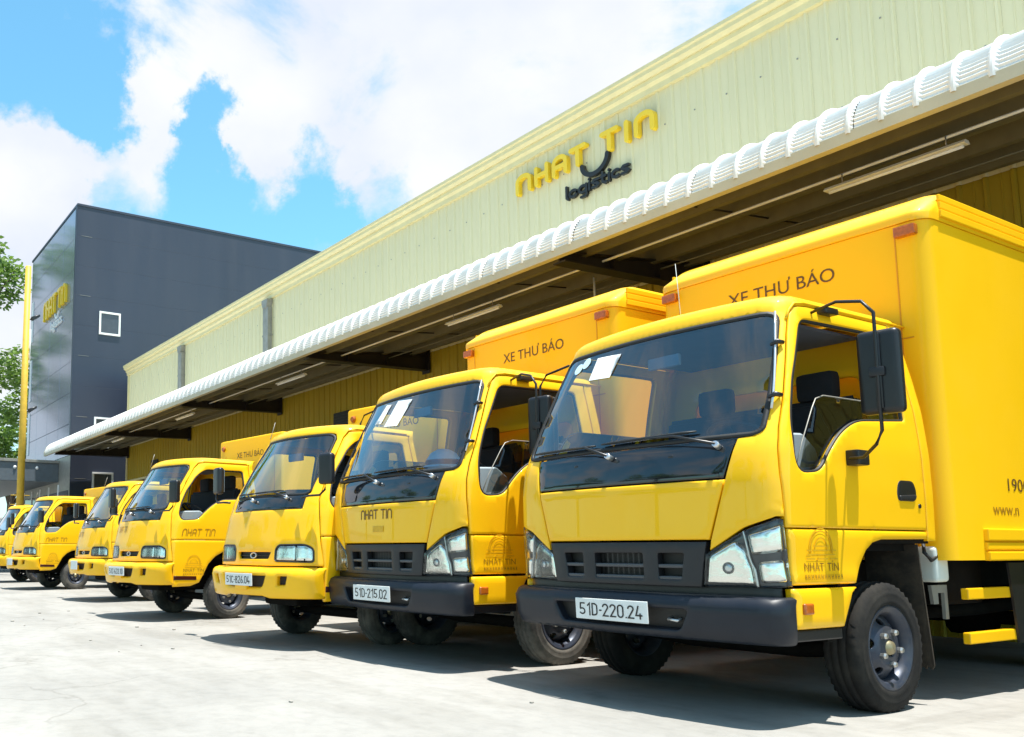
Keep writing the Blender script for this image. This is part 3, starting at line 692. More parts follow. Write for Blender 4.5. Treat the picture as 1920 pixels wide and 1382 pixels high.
def tree(loc, label, key, h, cr, seed, n=9000, size=.20, lean=(0, 0), dense=1.):
    t = thing('tree', label, 'tree', (loc[0], loc[1], 0), 0, 'trees around the yard')
    rnd = random.Random(seed); limbs = []; clumps = []
    base = h * .42
    for i in range(9):
        a = 2 * math.pi * i / 9 + rnd.uniform(-.3, .3); rr = cr * rnd.uniform(.35, .85); z = h * rnd.uniform(.58, .95)
        e = (rr * math.cos(a) + lean[0], rr * math.sin(a) + lean[1], z); limbs.append(e)
        for k in range(4): clumps.append((e[0] + rnd.uniform(-.3, .3) * cr, e[1] + rnd.uniform(-.3, .3) * cr, e[2] + rnd.uniform(-.12, .12) * h, cr * rnd.uniform(.16, .30)))
    def trunk():
        b = bmesh.new(); r = h * .022
        bm_tube([(0, 0, 0), (lean[0] * .1, lean[1] * .1, base * .5), (lean[0] * .3, lean[1] * .3, base)], [r * 1.3, r, r * .85], 10, b)
        for e in limbs:
            m = (e[0] * .45 + lean[0] * .15, e[1] * .45 + lean[1] * .15, base + (e[2] - base) * .55); bm_tube([(lean[0] * .28, lean[1] * .28, base * .93), m, e], [r * .5, r * .32, r * .10], 6, b)
        return b
    part(t, 'trunk', key + 'tr', trunk, 'bark'); part(t, 'crown', key + 'cr', lambda: leaf_cloud(clumps, n, size, seed), 'leaf')
    return t
tree((-48.5, 4.6), 'tall tree reaching in from the left edge beside the office', 'trA', 17.6, 4.2, 5, 10000, .30, (1.0, 1.0))
tree((-56, 11.0), 'low dense tree behind the porch at the left edge', 'trB', 9.0, 3.4, 9, 9000, .30)
# trees on the other side of the yard, seen only as reflections in glass and gloss
for i, (x, y, s) in enumerate(((-6, -17, 3), (-17, -19, 4), (-29, -16, 6), (-41, -15, 8), (8, -18, 2))):
    t = tree((x, y), 'broad green tree on the far side of the yard, seen only in reflections', 'trC', 10.5, 4.4, 11, 6000, .42)
    t.rotation_euler.z = s
def yard_wall():
    w = thing('boundary_wall', 'long white boundary wall at the far end of the yard', 'wall', (-66, 0, 0))
    part(w, 'wall_face', 'bwall', lambda: bm_box(-.1, .1, -40, 40, 0, 3.2), 'whitewall')
    part(w, 'coping', 'bcop', lambda: bm_box(-.16, .16, -40, 40, 3.201, 3.32), 'whitewall')
yard_wall()

# ------------------------------------------------------------------ trucks
CA = Cab(W=[(.2, .985), (.7, .985), (.85, .975), (1.0, .982), (1.3, .988), (1.55, .984), (1.82, .96), (2.03, .923), (2.25, .875), (2.40, .84), (2.6, .80)],
         F=[(.2, -.14), (.7, -.14), (1.0, -.15), (1.35, -.145), (1.5, -.12), (1.62, -.07), (2.3, .24), (2.7, .42)], R=1.61, r=.15, b=.08, a=.83, q=.20, v0=2.37, rho=.12)
BA = Cab(W=[(.2, .93), (.40, .93), (.44, .975), (.5, .99), (.66, 1.0), (.69, .985), (.72, .95)],
         F=[(.2, -.12), (.40, -.12), (.44, -.175), (.48, -.2), (.655, -.22), (.685, -.185), (.71, -.12), (.75, -.10)], R=.3, r=.11, b=.085, a=.88, q=.155, v0=3, rho=.1, sig=.009)
CK = Cab(W=[(.2, .84), (.5, .87), (.75, .875), (1.0, .87), (1.3, .865), (1.5, .85), (1.8, .80), (2.1, .72), (2.4, .66)],
         F=[(.2, -.09), (.5, -.1), (.8, -.1), (1.0, -.085), (1.3, -.02), (1.45, .03), (2.15, .42), (2.5, .56)], R=1.5, r=.2, b=.10, a=.68, q=.26, v0=2.11, rho=.12)
BK = Cab(W=[(.2, .80), (.42, .82), (.48, .86), (.75, .88), (.79, .86), (.82, .83)],
         F=[(.2, -.15), (.44, -.17), (.49, -.21), (.70, -.245), (.76, -.22), (.79, -.15), (.82, -.12)], R=.4, r=.2, b=.11, a=.67, q=.27, v0=3, rho=.1, sig=.014)

def seam_line(C, pts, rear_y, vtop, vbot):
    """door outline, front seam bottom to top, then the roof rail, then down the rear seam"""
    p = list(pts)
    for y in np.linspace(float(C.pt(p[-1][0], vtop)[1]) + .12, rear_y, 5): p.append((C.ss(y, vtop), vtop))
    for v in np.linspace(vtop - .05, vbot, 10): p.append((C.ss(rear_y, v), v))
    return p
def inset_poly(poly, d):
    q = densify(poly, 10.); s = 1 if area2(q) > 0 else -1
    e0 = q - np.roll(q, 1, 0); e1 = np.roll(q, -1, 0) - q
    n0 = np.stack([-e0[:, 1], e0[:, 0]], 1) * s; n1 = np.stack([-e1[:, 1], e1[:, 0]], 1) * s
    n0 /= np.hypot(*n0.T)[:, None] + 1e-9; n1 /= np.hypot(*n1.T)[:, None] + 1e-9; nn = n0 + n1; nn /= np.maximum(.5, (nn ** 2).sum(1))[:, None] / 2
    return [tuple(x) for x in q + nn * d]

SEAM_A = [(.976, 1.066), (.962, 1.30), (.944, 1.50), (.935, 1.62), (.938, 1.9), (.945, 2.2), (.955, 2.34), (.985, 2.39)]
DOOR_A = seam_line(CA, SEAM_A, 1.50, 2.405, 1.066)
WIN_A = roundpoly([(1.02, 2.315), (1.68, 2.326), (CA.ss(1.37, 2.32), 2.325), (CA.ss(1.37, 1.75), 1.745), (1.62, 1.705), (1.46, 1.61), (1.305, 1.385), (1.07, 1.365), (.985, 1.66), (.968, 1.88)], [.07, .02, .05, .02, .16, .16, .07, .10, .1, .1], 5)
WS_A = roundpoly([(-.868, 1.592), (.868, 1.592), (.905, 2.352), (-.905, 2.352)], [.05, .05, .07, .07], 5)
HEAD_A = [(.575, .925), (.785, 1.055), (.93, 1.118), (.968, 1.118), (.985, .92), (.995, .745), (.84, .742), (.548, .738)]
SEAM_K = [(.812, 1.075), (.785, 1.25), (.752, 1.43), (.750, 1.6), (.757, 1.75), (.772, 1.95), (.79, 2.07), (.83, 2.135)]
DOOR_K = seam_line(CK, SEAM_K, 1.42, 2.15, 1.075)
WIN_K = roundpoly([(.935, 2.055), (CK.ss(1.32, 2.06), 2.06), (CK.ss(1.32, 1.66), 1.65), (1.40, 1.63), (1.285, 1.56), (1.13, 1.35), (.90, 1.335), (.845, 1.40), (.805, 1.56), (.802, 1.74), (.85, 1.95)], [.12, .05, .03, .08, .08, .06, .06, .05, .05, .05, .05], 4)
WS_K = roundpoly([(-.655, 1.492), (.655, 1.492), (.735, 2.115), (-.735, 2.115)], [.07, .07, .08, .08], 5)

def shell_A():
    L = [(.607, .945), (.615, 1.0), (.705, 1.345), (.757, 1.574), (.83, 1.580), (.878, 1.62), (.884, 1.70), (.912, 2.29), (.893, 2.348), (.84, 2.365)]
    inner = L + mir(L)          # from the lower left round the windscreen to the lower right
    outerL = [(.607, .945), (.79, 1.068), (.93, 1.128), (.9695, 1.128)]
    seam = inset_poly(DOOR_A, -.005)
    seam = [p for p in seam if p[1] > 1.14]
    rear = [(CA.ss(1.505, 1.10), 1.10), (CA.ss(1.505, 1.0), 1.0), (CA.ss(1.60, 1.0), 1.0)] + [(CA.ss(1.60, v), v) for v in np.linspace(1.15, CA.v0, 8)]
    vt = CA.v0 + CA.rho * math.pi / 2
    rear += [(CA.ss(1.60 , CA.v0), vt)]
    oL = outerL[1:] + seam + rear
    poly = inner[:] + [(-s, v) for s, v in oL] + oL[::-1]
    return poly
def build_shell(C, poly, holes=()):
    ex = [(s, v) for s in np.arange(-2.6, 2.6, .06) for v in np.linspace(C.v0 - .02, C.v0 + C.rho * 1.5, 7)]
    return panel(C.pt, poly, holes, res=.05, er=.005, depth=.02, extra=ex)
def build_roof(C, rear):
    """the roof skin: shrinking rings from the shoulder to the middle"""
    b = bmesh.new(); vt = C.v0 + C.rho * math.pi / 2; rings = []
    Wt = float(C.wall(C.v0)[0]) - C.rho
    u1 = np.linspace(0, C.a, 10); u2 = np.linspace(C.a, C.a + C.q, 7)[1:]
    for fl in list(np.linspace(0, .12, 4)) + list(np.linspace(.2, Wt - .01, 6)):
        L = rear - float(C.y1(C.v0)) - C.rho - fl; u3 = C.a + C.q + np.linspace(0, max(L, .01), 9)[1:]
        u = np.concatenate([u1, u2, u3]); s = np.concatenate([-u[::-1], u[1:]])
        rings.append([b.verts.new(Vector(p)) for p in C.pt(s, np.full(len(s), vt + fl - (.0 if fl else 1e-4)))])
    for i in range(len(rings) - 1):
        for k in range(len(rings[i]) - 1):
            f = b.faces.new((rings[i][k], rings[i][k + 1], rings[i + 1][k + 1], rings[i + 1][k])); f.smooth = True
    # close along the rear edge
    for i in range(len(rings) - 1):
        pass
    bmesh.ops.remove_doubles(b, verts=b.verts[:], dist=1e-4); bmesh.ops.recalc_face_normals(b, faces=b.faces[:])
    if sum(f.normal.z for f in b.faces) < 0: bmesh.ops.reverse_faces(b, faces=b.faces[:])
    return b
def back_panel(C, rear, z0, win):
    def ch(x, z): return np.stack([np.asarray(x, float), np.full(np.shape(x), rear), np.asarray(z, float)], -1)
    zs = np.linspace(z0, C.v0 + C.rho, 10)
    W = lambda z: float(C.wall(min(z, C.v0))[0]) - (C.rho * (1 - math.sqrt(max(0, 1 - (max(0, z - C.v0) / C.rho) ** 2))))
    out = [(W(z), z) for z in zs] + [(-W(z), z) for z in zs[::-1]]
    return panel(ch, out, [win], res=.12, er=.01, depth=.02, flip=True)

def strip(C, poly, w, off, h=.008):
    """a rubber or trim band that follows a closed line on the skin"""
    q = densify(poly, .04); a = inset_poly([tuple(x) for x in q], -w / 2); b_ = inset_poly([tuple(x) for x in q], w / 2)
    n = len(q); bm = bmesh.new(); rows = []
    for (pa, pb) in zip(a, b_):
        rows.append([bm.verts.new(C.at(*pa, off - .012)), bm.verts.new(C.at(*pa, off + h)), bm.verts.new(C.at(*pb, off + h)), bm.verts.new(C.at(*pb, off - .012))])
    for i in range(n):
        for k in range(3):
            try: f = bm.faces.new((rows[i][k], rows[i][k + 1], rows[(i + 1) % n][k + 1], rows[(i + 1) % n][k])); f.smooth = True
            except ValueError: pass
    bmesh.ops.recalc_face_normals(bm, faces=bm.faces[:]); return bm

# ---- wheels
def tyre_bm(R=.385, rim=.235, w=.205):
    h = w / 2
    prof = [(-h * .80, rim - .01), (-h, rim + .03), (-h * 1.04, (R + rim) / 2), (-h * .98, R - .035), (-h * .86, R - .008), (-h * .5, R), (-h * .46, R - .010), (-h * .40, R - .010), (-h * .36, R), (-h * .05, R), (-h * .03, R - .010), (h * .03, R - .010), (h * .05, R),
            (h * .36, R), (h * .40, R - .010), (h * .46, R - .010), (h * .5, R), (h * .86, R - .008), (h * .98, R - .035), (h * 1.02, R - .06), (h * 1.035, R - .062), (h * 1.04, (R + rim) / 2), (h * 1.02, rim + .045), (h * 1.035, rim + .04), (h, rim + .02), (h * .80, rim - .01)]
    alt = {3: -.012, 4: -.014, 5: -.006, 16: -.006, 17: -.014, 18: -.012}
    b = bm_lathe(prof, 88, 'x', alt)
    # the tyre is pressed flat where it stands
    for v in b.verts:
        if v.co.z < -R + .012: v.co.z = -R + .012 + (v.co.z + R - .012) * .15
    return b
def rim_bm(rim=.235, w=.205):
    h = w / 2
    prof = [(-h * .85, rim - .005), (-h * .75, rim - .03), (0, rim - .045), (h * .55, rim - .045), (h * .75, rim - .030), (h * .86, rim - .022), (h * .93, rim + .012), (h * .97, rim + .014), (h * .97, rim + .002), (h * .80, rim - .014)]
    return bm_lathe(prof, 48, 'x')
def disc_mesh(rim=.235, dish=.03):
    ro = rim - .043
    rr = np.array([0, .07, .085, .115, .135, ro]); xx = np.array([.062, .062, .055, .055, .038, -.004]) + dish
    g = np.linspace(0, ro, 60)
    def ch(y, z): r = np.hypot(y, z); return np.stack([np.interp(r, rr, xx), np.asarray(y, float), np.asarray(z, float)], -1)
    circ = [(ro * math.cos(2 * math.pi * k / 40), ro * math.sin(2 * math.pi * k / 40)) for k in range(40)]
    holes = []
    for k in range(5):
        a = 2 * math.pi * (k + .35) / 5; cx, cy = .152 * math.cos(a), .152 * math.sin(a); t = (-math.sin(a), math.cos(a))
        holes.append([(cx + .030 * math.cos(q) * t[0] + .020 * math.sin(q) * math.cos(a), cy + .030 * math.cos(q) * t[1] + .020 * math.sin(q) * math.sin(a)) for q in np.linspace(0, 2 * math.pi, 14, endpoint=False)])
    holes.append([(.05 * math.cos(q), .05 * math.sin(q)) for q in np.linspace(0, 2 * math.pi, 18, endpoint=False)])
    return panel(ch, circ, holes, res=.018, er=.003, depth=.012)
def hex_bm(r, h, n=6, cap=.3):
    return bm_lathe([(0, .001), (0, r), (h * (1 - cap), r), (h, r * .7), (h, .001)], n, 'x', smooth_=False)
def make_wheel(parent, key, loc, side, R=.385, rim=.235, w=.205, dish=.03, steer=0., detail=True, hub=True, mat='rubber'):
    t = part(parent, 'wheel', f'tyre{key}', lambda: tyre_bm(R, rim, w), mat, loc, (R_(random.uniform(0, 0)), 0, (0 if side > 0 else math.pi) + steer))
    t2 = part(t, 'rim', f'rim{key}', lambda: rim_bm(rim, w), 'steel')
    part(t, 'wheel_disc', f'disc{key}', lambda: disc_mesh(rim, dish), 'steel')
    if hub: part(t, 'hub', f'hub{key}', lambda: bm_lathe([(-.12, .06), (dish + .03, .06), (dish + .05, .045), (dish + .075, .036), (dish + .08, .001)], 20, 'x'), 'brass')
    if detail:
        for k in range(5):
            a = 2 * math.pi * (k + .85) / 5
            part(t, 'wheel_nut', f'nut{key}', lambda: hex_bm(.019, .034), 'nut', (dish + .052, .098 * math.cos(a), .098 * math.sin(a)))
    return t

# ---- cargo box
def box_body(hw, y0, y1, z0, z1, r=.11, cap=True):
    def plan(fi, si):
        x = hw - si; f = y0 + fi; rr = max(.03, r - max(0, si) * .3)
        return [(x, y1)] + [(x - rr + rr * math.cos(a), f + rr - rr * math.sin(a)) for a in np.linspace(0, math.pi / 2, 7)] + [(-x + rr - rr * math.sin(a), f + rr - rr * math.cos(a)) for a in np.linspace(0, math.pi / 2, 7)] + [(-x, y1)]
    rings = [(z0, 0, 0), (z1 - .235, 0, 0)] if cap == 'body' else [(z1 - .232, -.012, -.008), (z1 - .19, -.016, -.008), (z1 - .165, -.004, -.008), (z1 - .03, .20, .012), (z1 - .008, .245, .03), (z1, .30, .05)]
    old_ = [(z1 - .23, -.012, -.008), (z1 - .17, -.014, -.008), (z1 - .11, .02, -.006), (z1 - .05, .085, .004), (z1 - .015, .155, .02), (z1, .24, .05)]
    if not cap: rings = [(z0, 0, 0), (z1 - .035, 0, 0), (z1 - .012, .008, .008), (z1, .035, .035)]
    b = bmesh.new(); V = []
    for z, fi, si in rings: V.append([b.verts.new((x, y, z)) for x, y in plan(fi, si)])
    n = len(V[0])
    for i in range(len(V) - 1):
        for k in range(n): b.faces.new((V[i][k], V[i + 1][k], V[i + 1][(k + 1) % n], V[i][(k + 1) % n]))
    b.faces.new(V[0]); b.faces.new(V[-1][::-1]); bmesh.ops.recalc_face_normals(b, faces=b.faces[:])
    return tomesh(b, 32)
def flat_text(body, size, fn, extrude=0):
    me = text_mesh(body, size, extrude); return map_mesh(me, fn)
def make_box(root, key, hw, y0, y1, z0, z1, txt=True, lamp='rect', tz=.0, text_size=.14, cap=True):
    bx = part(root, 'cargo_box', f'box{key}', lambda: box_body(hw, y0, y1, z0, z1, .11 if cap else .04, 'body' if cap else False), 'box')
    lz = z1 - .32 if cap else z1 - .13
    if cap: part(bx, 'front_cap', f'cap{key}', lambda: box_body(hw, y0, y1, z0, z1, .11, True), 'paint')
    # vertical corner posts of the front, a shallow seam in from each edge
    for s in (-1, 1):
        part(bx, 'corner_seam', f'seam{key}{s}', lambda: bm_box(s * (hw - .19) - .004, s * (hw - .19) + .004, y0 - .004, y0 + .01, z0 + .02, z1 - .25), 'seam')
    part(bx, 'front_seam', f'fseam{key}', lambda: bm_box(-hw + .12, hw - .12, y0 - .004, y0 + .01, z1 - 1.02, z1 - 1.012), 'seam')
    for s in (-1, 1):
        for i, (za, zb, d) in enumerate(((.205, .155, .022), (.145, .095, .015), (.085, .040, .008))):
            part(bx, 'roof_rail', f'rail{key}{s}{i}', lambda: bm_box(*sorted((s * (hw - .01), s * (hw + d))), y0 + .17 + .01 * i, y1, z1 - za, z1 - zb, .006), 'box')
        for i, (za, zb, d) in enumerate(((0, .055, .030), (.07, .115, .022), (.13, .205, .030))):
            part(bx, 'skirt_rail', f'skirt{key}{s}{i}', lambda: bm_box(*sorted((s * (hw - .01), s * (hw + d))), y0 + .42, y1, z0 - .004 + za, z0 + zb, .008), 'box')
        if lamp == 'rect':
            part(bx, 'marker_lamp', f'mlamp{key}{s}', lambda: bm_box(s * (hw - .115) - .065, s * (hw - .115) + .065, y0 - .045, y0 + .01, z1 - .335, z1 - .262, .012), 'amber')
        else:
            part(bx, 'marker_lamp', f'mlamp{key}{s}', lambda: tomesh(bm_lathe([(y0 - .03, .001), (y0 - .03, .03), (y0 - .015, .042), (y0 + .01, .045)], 20, 'y'), 30), 'amber', (s * (hw - .13), 0, lz))
    if txt:
        me = cached(f'xtb{key}', lambda: flat_text('XE THƯ BÁO', text_size, lambda c: Vector((c.x, y0 - .0035, c.y))))
        xs = [v.co.x for v in me.vertices]; w = max(xs) - min(xs)
        obj('lettering', me, 'brown', bx, (-w / 2 - min(xs) + .02, 0, z1 - .50 + tz))
    return bx

def plate(parent, text, loc, w=.53, h=.13, key='', tilt=0.):
    p = part(parent, 'number_plate', f'plate{w}', lambda: bm_box(-w / 2, w / 2, -.006, .004, -h / 2, h / 2, .004), 'plate', loc, (tilt, 0, 0))
    G = {'0': [[(.0, .5), (.0, .75)] + arc_pts(.22, .77, .22, math.pi * .99, .01, 8) + [(.44, .5), (.44, .25)] + arc_pts(.22, .23, .22, -.01, -math.pi * .99, 8) + [(.0, .5)]], '1': [[(.06, .80), (.24, 1.), (.24, 0)]], '2': [arc_pts(.22, .76, .22, math.pi * .95, -.25 * math.pi, 9) + [(.02, .02), (.46, .02)]],
         '3': [arc_pts(.20, .75, .22, math.pi * .85, -math.pi * .5, 9), arc_pts(.20, .26, .25, math.pi * .5, -math.pi * .85, 9)], '4': [[(.34, 0), (.34, .40)], [(.20, 1.), (0, .26), (.48, .26)]], '5': [[(.42, .98), (.06, .98), (.03, .56)] + arc_pts(.20, .31, .24, math.pi * .70, -math.pi * .80, 10)],
         '6': [arc_pts(.22, .25, .22, 0, 2 * math.pi, 14), [(.005, .28), (.12, .74), (.32, 1.)]], '8': [arc_pts(.22, .24, .23, 0, 2 * math.pi, 14), arc_pts(.22, .74, .20, 0, 2 * math.pi, 14)], 'C': [arc_pts(.24, .74, .22, .1 * math.pi, math.pi, 7) + arc_pts(.24, .25, .22, math.pi, 1.9 * math.pi, 7)],
         'D': [[(.02, .02), (.02, .98), (.22, .98)] + arc_pts(.22, .74, .22, .5 * math.pi, 0, 5) + arc_pts(.22, .26, .22, 0, -.5 * math.pi, 5) + [(.02, .02)]], '-': [[(.02, .46), (.16, .46)]], '.': [[(.04, .02), (.05, .03)]]}
    st = []; x_ = 0
    for ch in text: st += [[(px + x_, py) for px, py in s] for s in G[ch]]; x_ += {'-': .32, '.': .22, '1': .46}.get(ch, .66)
    me = tomesh(stroke_bm(st, .12, 0)); map_mesh(me, lambda c: Vector((c.x, -.0075 - c.z * .3, c.y)))
    xs = [v.co.x for v in me.vertices]; ys = [v.co.z for v in me.vertices]; sx = (w * .88) / (max(xs) - min(xs)); sz = h * .66 / (max(ys) - min(ys))
    cx, cy = (max(xs) + min(xs)) / 2, (max(ys) + min(ys)) / 2
    for v in me.vertices: v.co = Vector(((v.co.x - cx) * sx, v.co.y, (v.co.z - cy) * sz))
    obj('plate_number', me, 'ink', p); return p
def door_decals(root, C, s0, v0, k, mat='midbrown', mark='faded'):
    """the round arch emblem, the name and the row of small print on the lower door"""
    def put(bm, name, m, key):
        def mk():
            me = tomesh(bm()) if callable(bm) else bm
            for v in me.vertices: v.co = C.at(s0 + v.co.x * k, v0 + v.co.y * k, .0025 + v.co.z)
            me.update(); return me
        part(root, name, key, mk, m)
    def emblem():
        st = []
        for r in (.115, .10, .062): st.append(arc_pts(.17, .12, r, math.pi * (1.06 if r > .09 else 1), -.06 * math.pi if r > .09 else 0, 16))
        st += [[(.095, .135), (.245, .135)], [(.085, .112), (.255, .112)], [(.03, .112), (.065, .112)], [(.275, .112), (.31, .112)], [(.03, .088), (.30, .088)], [(.02, .064), (.10, .064)], [(.13, .064), (.22, .064)], [(.25, .064), (.32, .064)]]
        return stroke_bm(st, .0075, 0)
    put(emblem, 'emblem', mark, f'emb{id(C)}')
    def mkname(wd, x0, w):
        me = text_mesh(wd, .075); xs = [v.co.x for v in me.vertices]; sx = w / (max(xs) - min(xs)); m0 = min(xs)
        for v in me.vertices: v.co = Vector((x0 + (v.co.x - m0) * sx, v.co.y * .9 - .005, 0))
        for v in me.vertices: v.co = C.at(s0 + v.co.x * k, v0 + v.co.y * k, .0025)
        me.update(); return me
    for wd, x0, w in (('NHẤT', 0, .19), ('TÍN', .225, .115)): part(root, 'lettering', f'dname{id(C)}{wd}', lambda: mkname(wd, x0, w), mat)
    def small():
        st = []; x = .0; rnd = random.Random(3)
        while x < .33:
            w = rnd.choice((.012, .018, .02)); st += [[(x, -.05), (x, -.026)], [(x, -.038), (x + w * .6, -.038)], [(x + w * .6, -.05), (x + w * .6, -.026)]]; x += w + .012
        return stroke_bm(st, .005, 0)
    put(small, 'small_print', mat, f'small{id(C)}')
def logo_on(root, C, s0, v0, h, width, key, mat, off=.003):
    """the rounded word mark laid on the skin, letter by letter"""
    n, H, A, T, I = logo_letters(); x = 0; sts = []
    for L, adv in ((n, 1.02), (H, .96), (A, .94), (T, 1.55), (T, 1.06), (I, .26), (n, 0)):
        sts.append([[(px + x, py) for px, py in s] for s in L]); x += adv
    tot = x + .74
    def mk(st):
        me = tomesh(stroke_bm(st, .15, 0))
        for v in me.vertices: v.co = C.at(s0 + v.co.x / tot * width, v0 + v.co.y * h, off + v.co.z)
        me.update(); return me
    for i, st in enumerate(sts): part(root, 'letter', f'{key}{i}', lambda: mk(st), mat)

def wiper(root, C, key, piv, elbow, tip, blade):
    def arm(): return bm_tube([C.at(*piv, .015), C.at(*piv, .045), C.at(*elbow, .05), C.at(*tip, .03)], [.012, .011, .008, .006], 6)
    a = part(root, 'wiper', key + 'a', arm, 'black')
    def bl():
        pts = [C.at(blade[0][0] + (blade[1][0] - blade[0][0]) * t, blade[0][1] + (blade[1][1] - blade[0][1]) * t, .016) for t in np.linspace(0, 1, 9)]
        return bm_tube(pts, [.005] + [.010] * 7 + [.005], 6)
    part(a, 'wiper_blade', key + 'b', bl, 'seal')
    part(a, 'wiper_pivot', key + 'c', lambda: bm_tube([C.at(*piv, 0), C.at(*piv, .05)], .018, 10), 'silver')

def interior(root, key, C, dz, W, rear, dy=.05):
    dash = [(.12, dz - .42), (.05, dz - .04), (.12, dz + .01), (.38, dz + .02), (.50, dz - .06), (.54, dz - .16), (.46, dz - .42)]
    dash = [(y + dy, z) for y, z in dash]
    part(root, 'headliner', key + 'hl', lambda: bm_box(-W + .30, W - .30, float(C.pt(0, C.v0 - .02)[1]) + .17, rear - .03, C.v0 - .01, C.v0 + .01), 'reflection_blue')
    part(root, 'dashboard', key + 'dash', lambda: tomesh(bm_prism(dash, -W + .06, W - .06, 'x', .012), 40), 'dash')
    def wheel_():
        b = bmesh.new(); bm_tube([(.2 * math.cos(a), .2 * math.sin(a), 0) for a in np.linspace(0, 2 * math.pi, 29)], .014, 8, b, cap=False)
        for a in (.2, math.pi - .2, 1.5 * math.pi): bm_tube([(0, 0, -.03), (.19 * math.cos(a), .19 * math.sin(a), 0)], .012, 6, b)
        bm_tube([(0, 0, -.4), (0, 0, -.01)], .035, 8, b); return b
    part(root, 'steering_wheel', key + 'sw', wheel_, 'seal', (W * .44, .51 + dy, dz + .03), (R_(-32), 0, 0))
    def seat(w):
        b = bm_box(-w / 2, w / 2, rear - .62, rear - .12, dz - .42, dz - .22, .05, 3)
        bm_prism([(rear - .24, dz - .3), (rear - .14, dz - .3), (rear - .05, dz + .32), (rear - .10, dz + .38), (rear - .17, dz + .36)], -w / 2, w / 2, 'x', .03, b, 2)
        bm_box(-.13, .13, rear - .19, rear - .08, dz + .36, dz + .56, .04, 2, b)
        return tomesh(b, 50)
    part(root, 'driver_seat', key + 's1', lambda: seat(.5), 'seat', (W * .44, 0, 0))
    part(root, 'passenger_seat', key + 's2', lambda: seat(.85), 'seat', (-W * .38, 0, 0))
    part(root, 'cab_floor', key + 'fl', lambda: bm_box(-W + .05, W - .05, .02, rear - .02, dz - .66, dz - .60), 'chassis')
    part(root, 'rear_view_mirror', key + 'rvm', lambda: tomesh(bm_box(-.12, .12, -.015, .015, -.04, .04, .012), 40), 'dash', C.at(.06, C.v0 - .14, -.12))

def chassis(root, key, W, z, y0, y1, axle, Rw, detail=True):
    for s in (-1, 1):
        part(root, 'frame_rail', f'{key}rail{s}', lambda: bm_box(s * .36 - .035, s * .36 + .035, y0, y1, z - .2, z, .006), 'chassis')
    part(root, 'engine_block', key + 'eng', lambda: bm_box(-.28, .28, .25, 1.5, z - .36, z + .15, .04), 'chassis')
    part(root, 'front_axle', key + 'fax', lambda: bm_tube([(-W + .12, axle, Rw - .02), (-.4, axle, Rw - .06), (.4, axle, Rw - .06), (W - .12, axle, Rw - .02)], .05, 8), 'chassis')
    part(root, 'rear_axle', key + 'rax', lambda: bm_tube([(-W + .2, axle + 3.3, Rw), (-.16, axle + 3.3, Rw), (-.15, axle + 3.3, Rw), (.15, axle + 3.3, Rw), (.16, axle + 3.3, Rw), (W - .2, axle + 3.3, Rw)], [.06, .06, .16, .16, .06, .06], 10), 'chassis')
    part(root, 'fuel_tank', key + 'tank', lambda: bm_box(-.85, -.42, 2.0, 2.9, z - .30, z + .06, .05), 'chassis')
    part(root, 'battery_box', key + 'bat', lambda: bm_box(.42, .80, 2.0, 2.6, z - .28, z + .05, .02), 'chassis')
    for y in np.arange(1.7, y1 - .2, .55):
        part(root, 'cross_member', f'{key}cm{y:.2f}', lambda: bm_box(-.33, .33, y, y + .07, z - .16, z - .03), 'chassis')
    part(root, 'added_shade_gearbox', key + 'gbx', lambda: bm_box(-.22, .22, 1.5, 2.3, z - .42, z - .02, .05), 'chassis')  # this block, the exhaust and the spare wheel are added to darken the underside
    part(root, 'added_shade_exhaust', key + 'exh', lambda: bm_tube([(.3, 1.2, z - .34), (.45, 1.6, z - .36), (.48, 3.2, z - .36), (.5, y1 - .4, z - .3)], .05, 8), 'chassis')
    part(root, 'added_shade_spare_wheel', key + 'spw', lambda: bm_lathe([(z - .42, .05), (z - .42, Rw), (z - .22, Rw), (z - .22, .05)], 20, 'z'), 'chassis', (0, y1 - .6, 0))
    part(root, 'sub_frame', key + 'sub', lambda: bm_box(-W + .08, W - .08, 1.75, y1, z + .012, z + .10), 'chassis')

def flat_lip(o): return o

